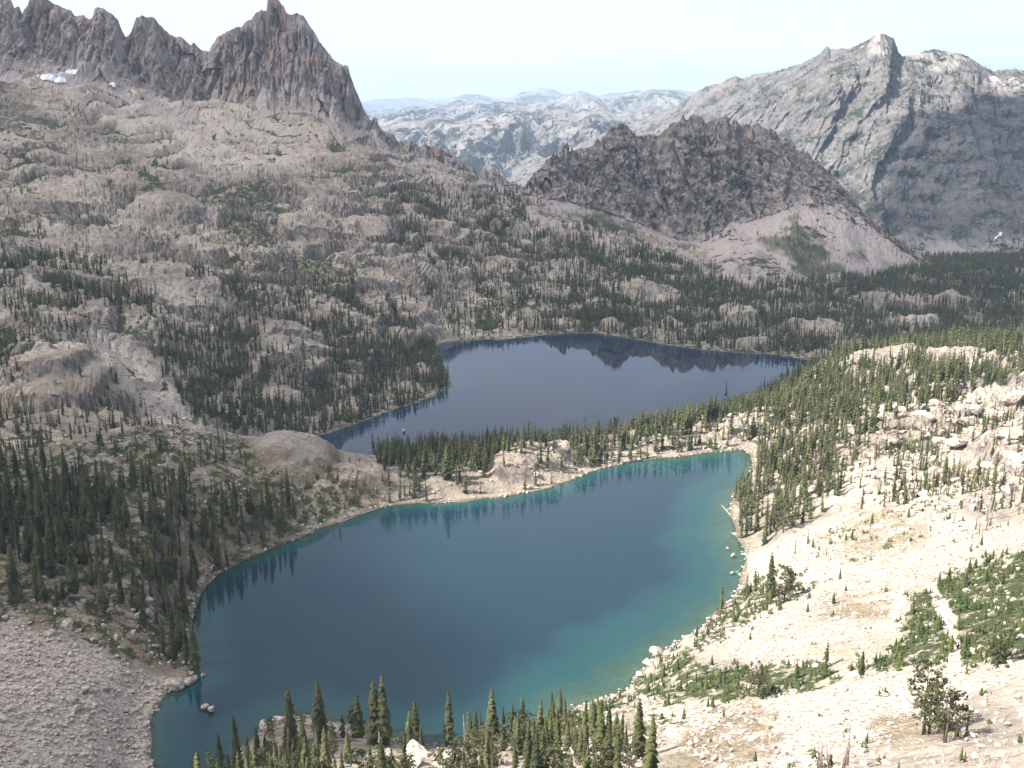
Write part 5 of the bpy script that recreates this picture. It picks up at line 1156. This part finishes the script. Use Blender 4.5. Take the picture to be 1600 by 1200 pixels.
th_ = np.sqrt(np.clip(sd, 0, None)) * 5.5 * (1 + 0.5 * fbm(gx / 240, gy / 240, oct=4, seed=802)); th_ = np.clip(th_, 0, 170)
op = sstep(-5, 75, sd) * (0.86 + 0.14 * np.clip(fbm(gx / 300, gy / 300, oct=3, seed=803) * 2, -1, 1))
F = gridfaces(ny, nx); F = F[(sd.ravel()[F] > -5).all(1)]; used = np.unique(F); rem = np.full(gx.size, -1); rem[used] = np.arange(used.size)
top_ = np.stack([gx, gy, CZ0 + th_ + 1], -1).reshape(-1, 3)[used]; bot = np.stack([gx, gy, CZ0 - th_ * 0.25], -1).reshape(-1, 3)[used]
me = mesh_np('cloud', np.concatenate([top_, bot]), np.concatenate([rem[F], rem[F][:, ::-1] + used.size]), True)
attr(me, 'opacity', np.concatenate([op.ravel()[used]] * 2))
mc, t, o = new_mat('cloud_vapour')
df = N(t, 'ShaderNodeBsdfDiffuse'); df.inputs[0].default_value = (0.9, 0.9, 0.9, 1); tl = N(t, 'ShaderNodeBsdfTranslucent'); tl.inputs[0].default_value = (0.9, 0.9, 0.9, 1); tp = N(t, 'ShaderNodeBsdfTransparent')
m1_ = N(t, 'ShaderNodeMixShader'); m1_.inputs[0].default_value = 0.6; t.links.new(df.outputs[0], m1_.inputs[1]); t.links.new(tl.outputs[0], m1_.inputs[2])
m2_ = N(t, 'ShaderNodeMixShader'); t.links.new(mth(t, 'MULTIPLY', attn(t, 'opacity'), 0.72), m2_.inputs[0]); t.links.new(tp.outputs[0], m2_.inputs[1]); t.links.new(m1_.outputs[0], m2_.inputs[2]); t.links.new(m2_.outputs[0], o.inputs[0])
me.materials.append(mc)
link('cloud', me, None, 'fair-weather cloud shading the valley', None, None, 'stuff')

# ------------------------------------------------------------------ the air
hx, hy0, hy1, hz0, hz1 = 31000, -16000, 39000, -1051.0, 1000.0
V = [(-hx, hy0, hz0), (hx, hy0, hz0), (hx, hy1, hz0), (-hx, hy1, hz0), (-hx, hy0, hz1), (hx, hy0, hz1), (hx, hy1, hz1), (-hx, hy1, hz1)]
me = mesh_np('haze', V, [(0, 3, 2, 1), (4, 5, 6, 7), (0, 1, 5, 4), (1, 2, 6, 5), (2, 3, 7, 6), (3, 0, 4, 7)], False)
mh, t, o = new_mat('haze_air'); pv = N(t, 'ShaderNodeVolumePrincipled'); pv.inputs['Color'].default_value = (0.60, 0.78, 1.0, 1); pv.inputs['Density'].default_value = 6.3e-5; pv.inputs['Anisotropy'].default_value = 0.1
t.links.new(pv.outputs[0], o.inputs['Volume']); me.materials.append(mh)
link('haze', me, None, 'thin blue haze filling the mountain air', None, None, 'stuff')
print('triangles', sum(sum(len(p.vertices) - 2 for p in m_.polygons) if len(m_.polygons) < 3000 else len(m_.polygons) * (2 if len(m_.polygons[0].vertices) == 4 else 1) for m_ in bpy.data.meshes))
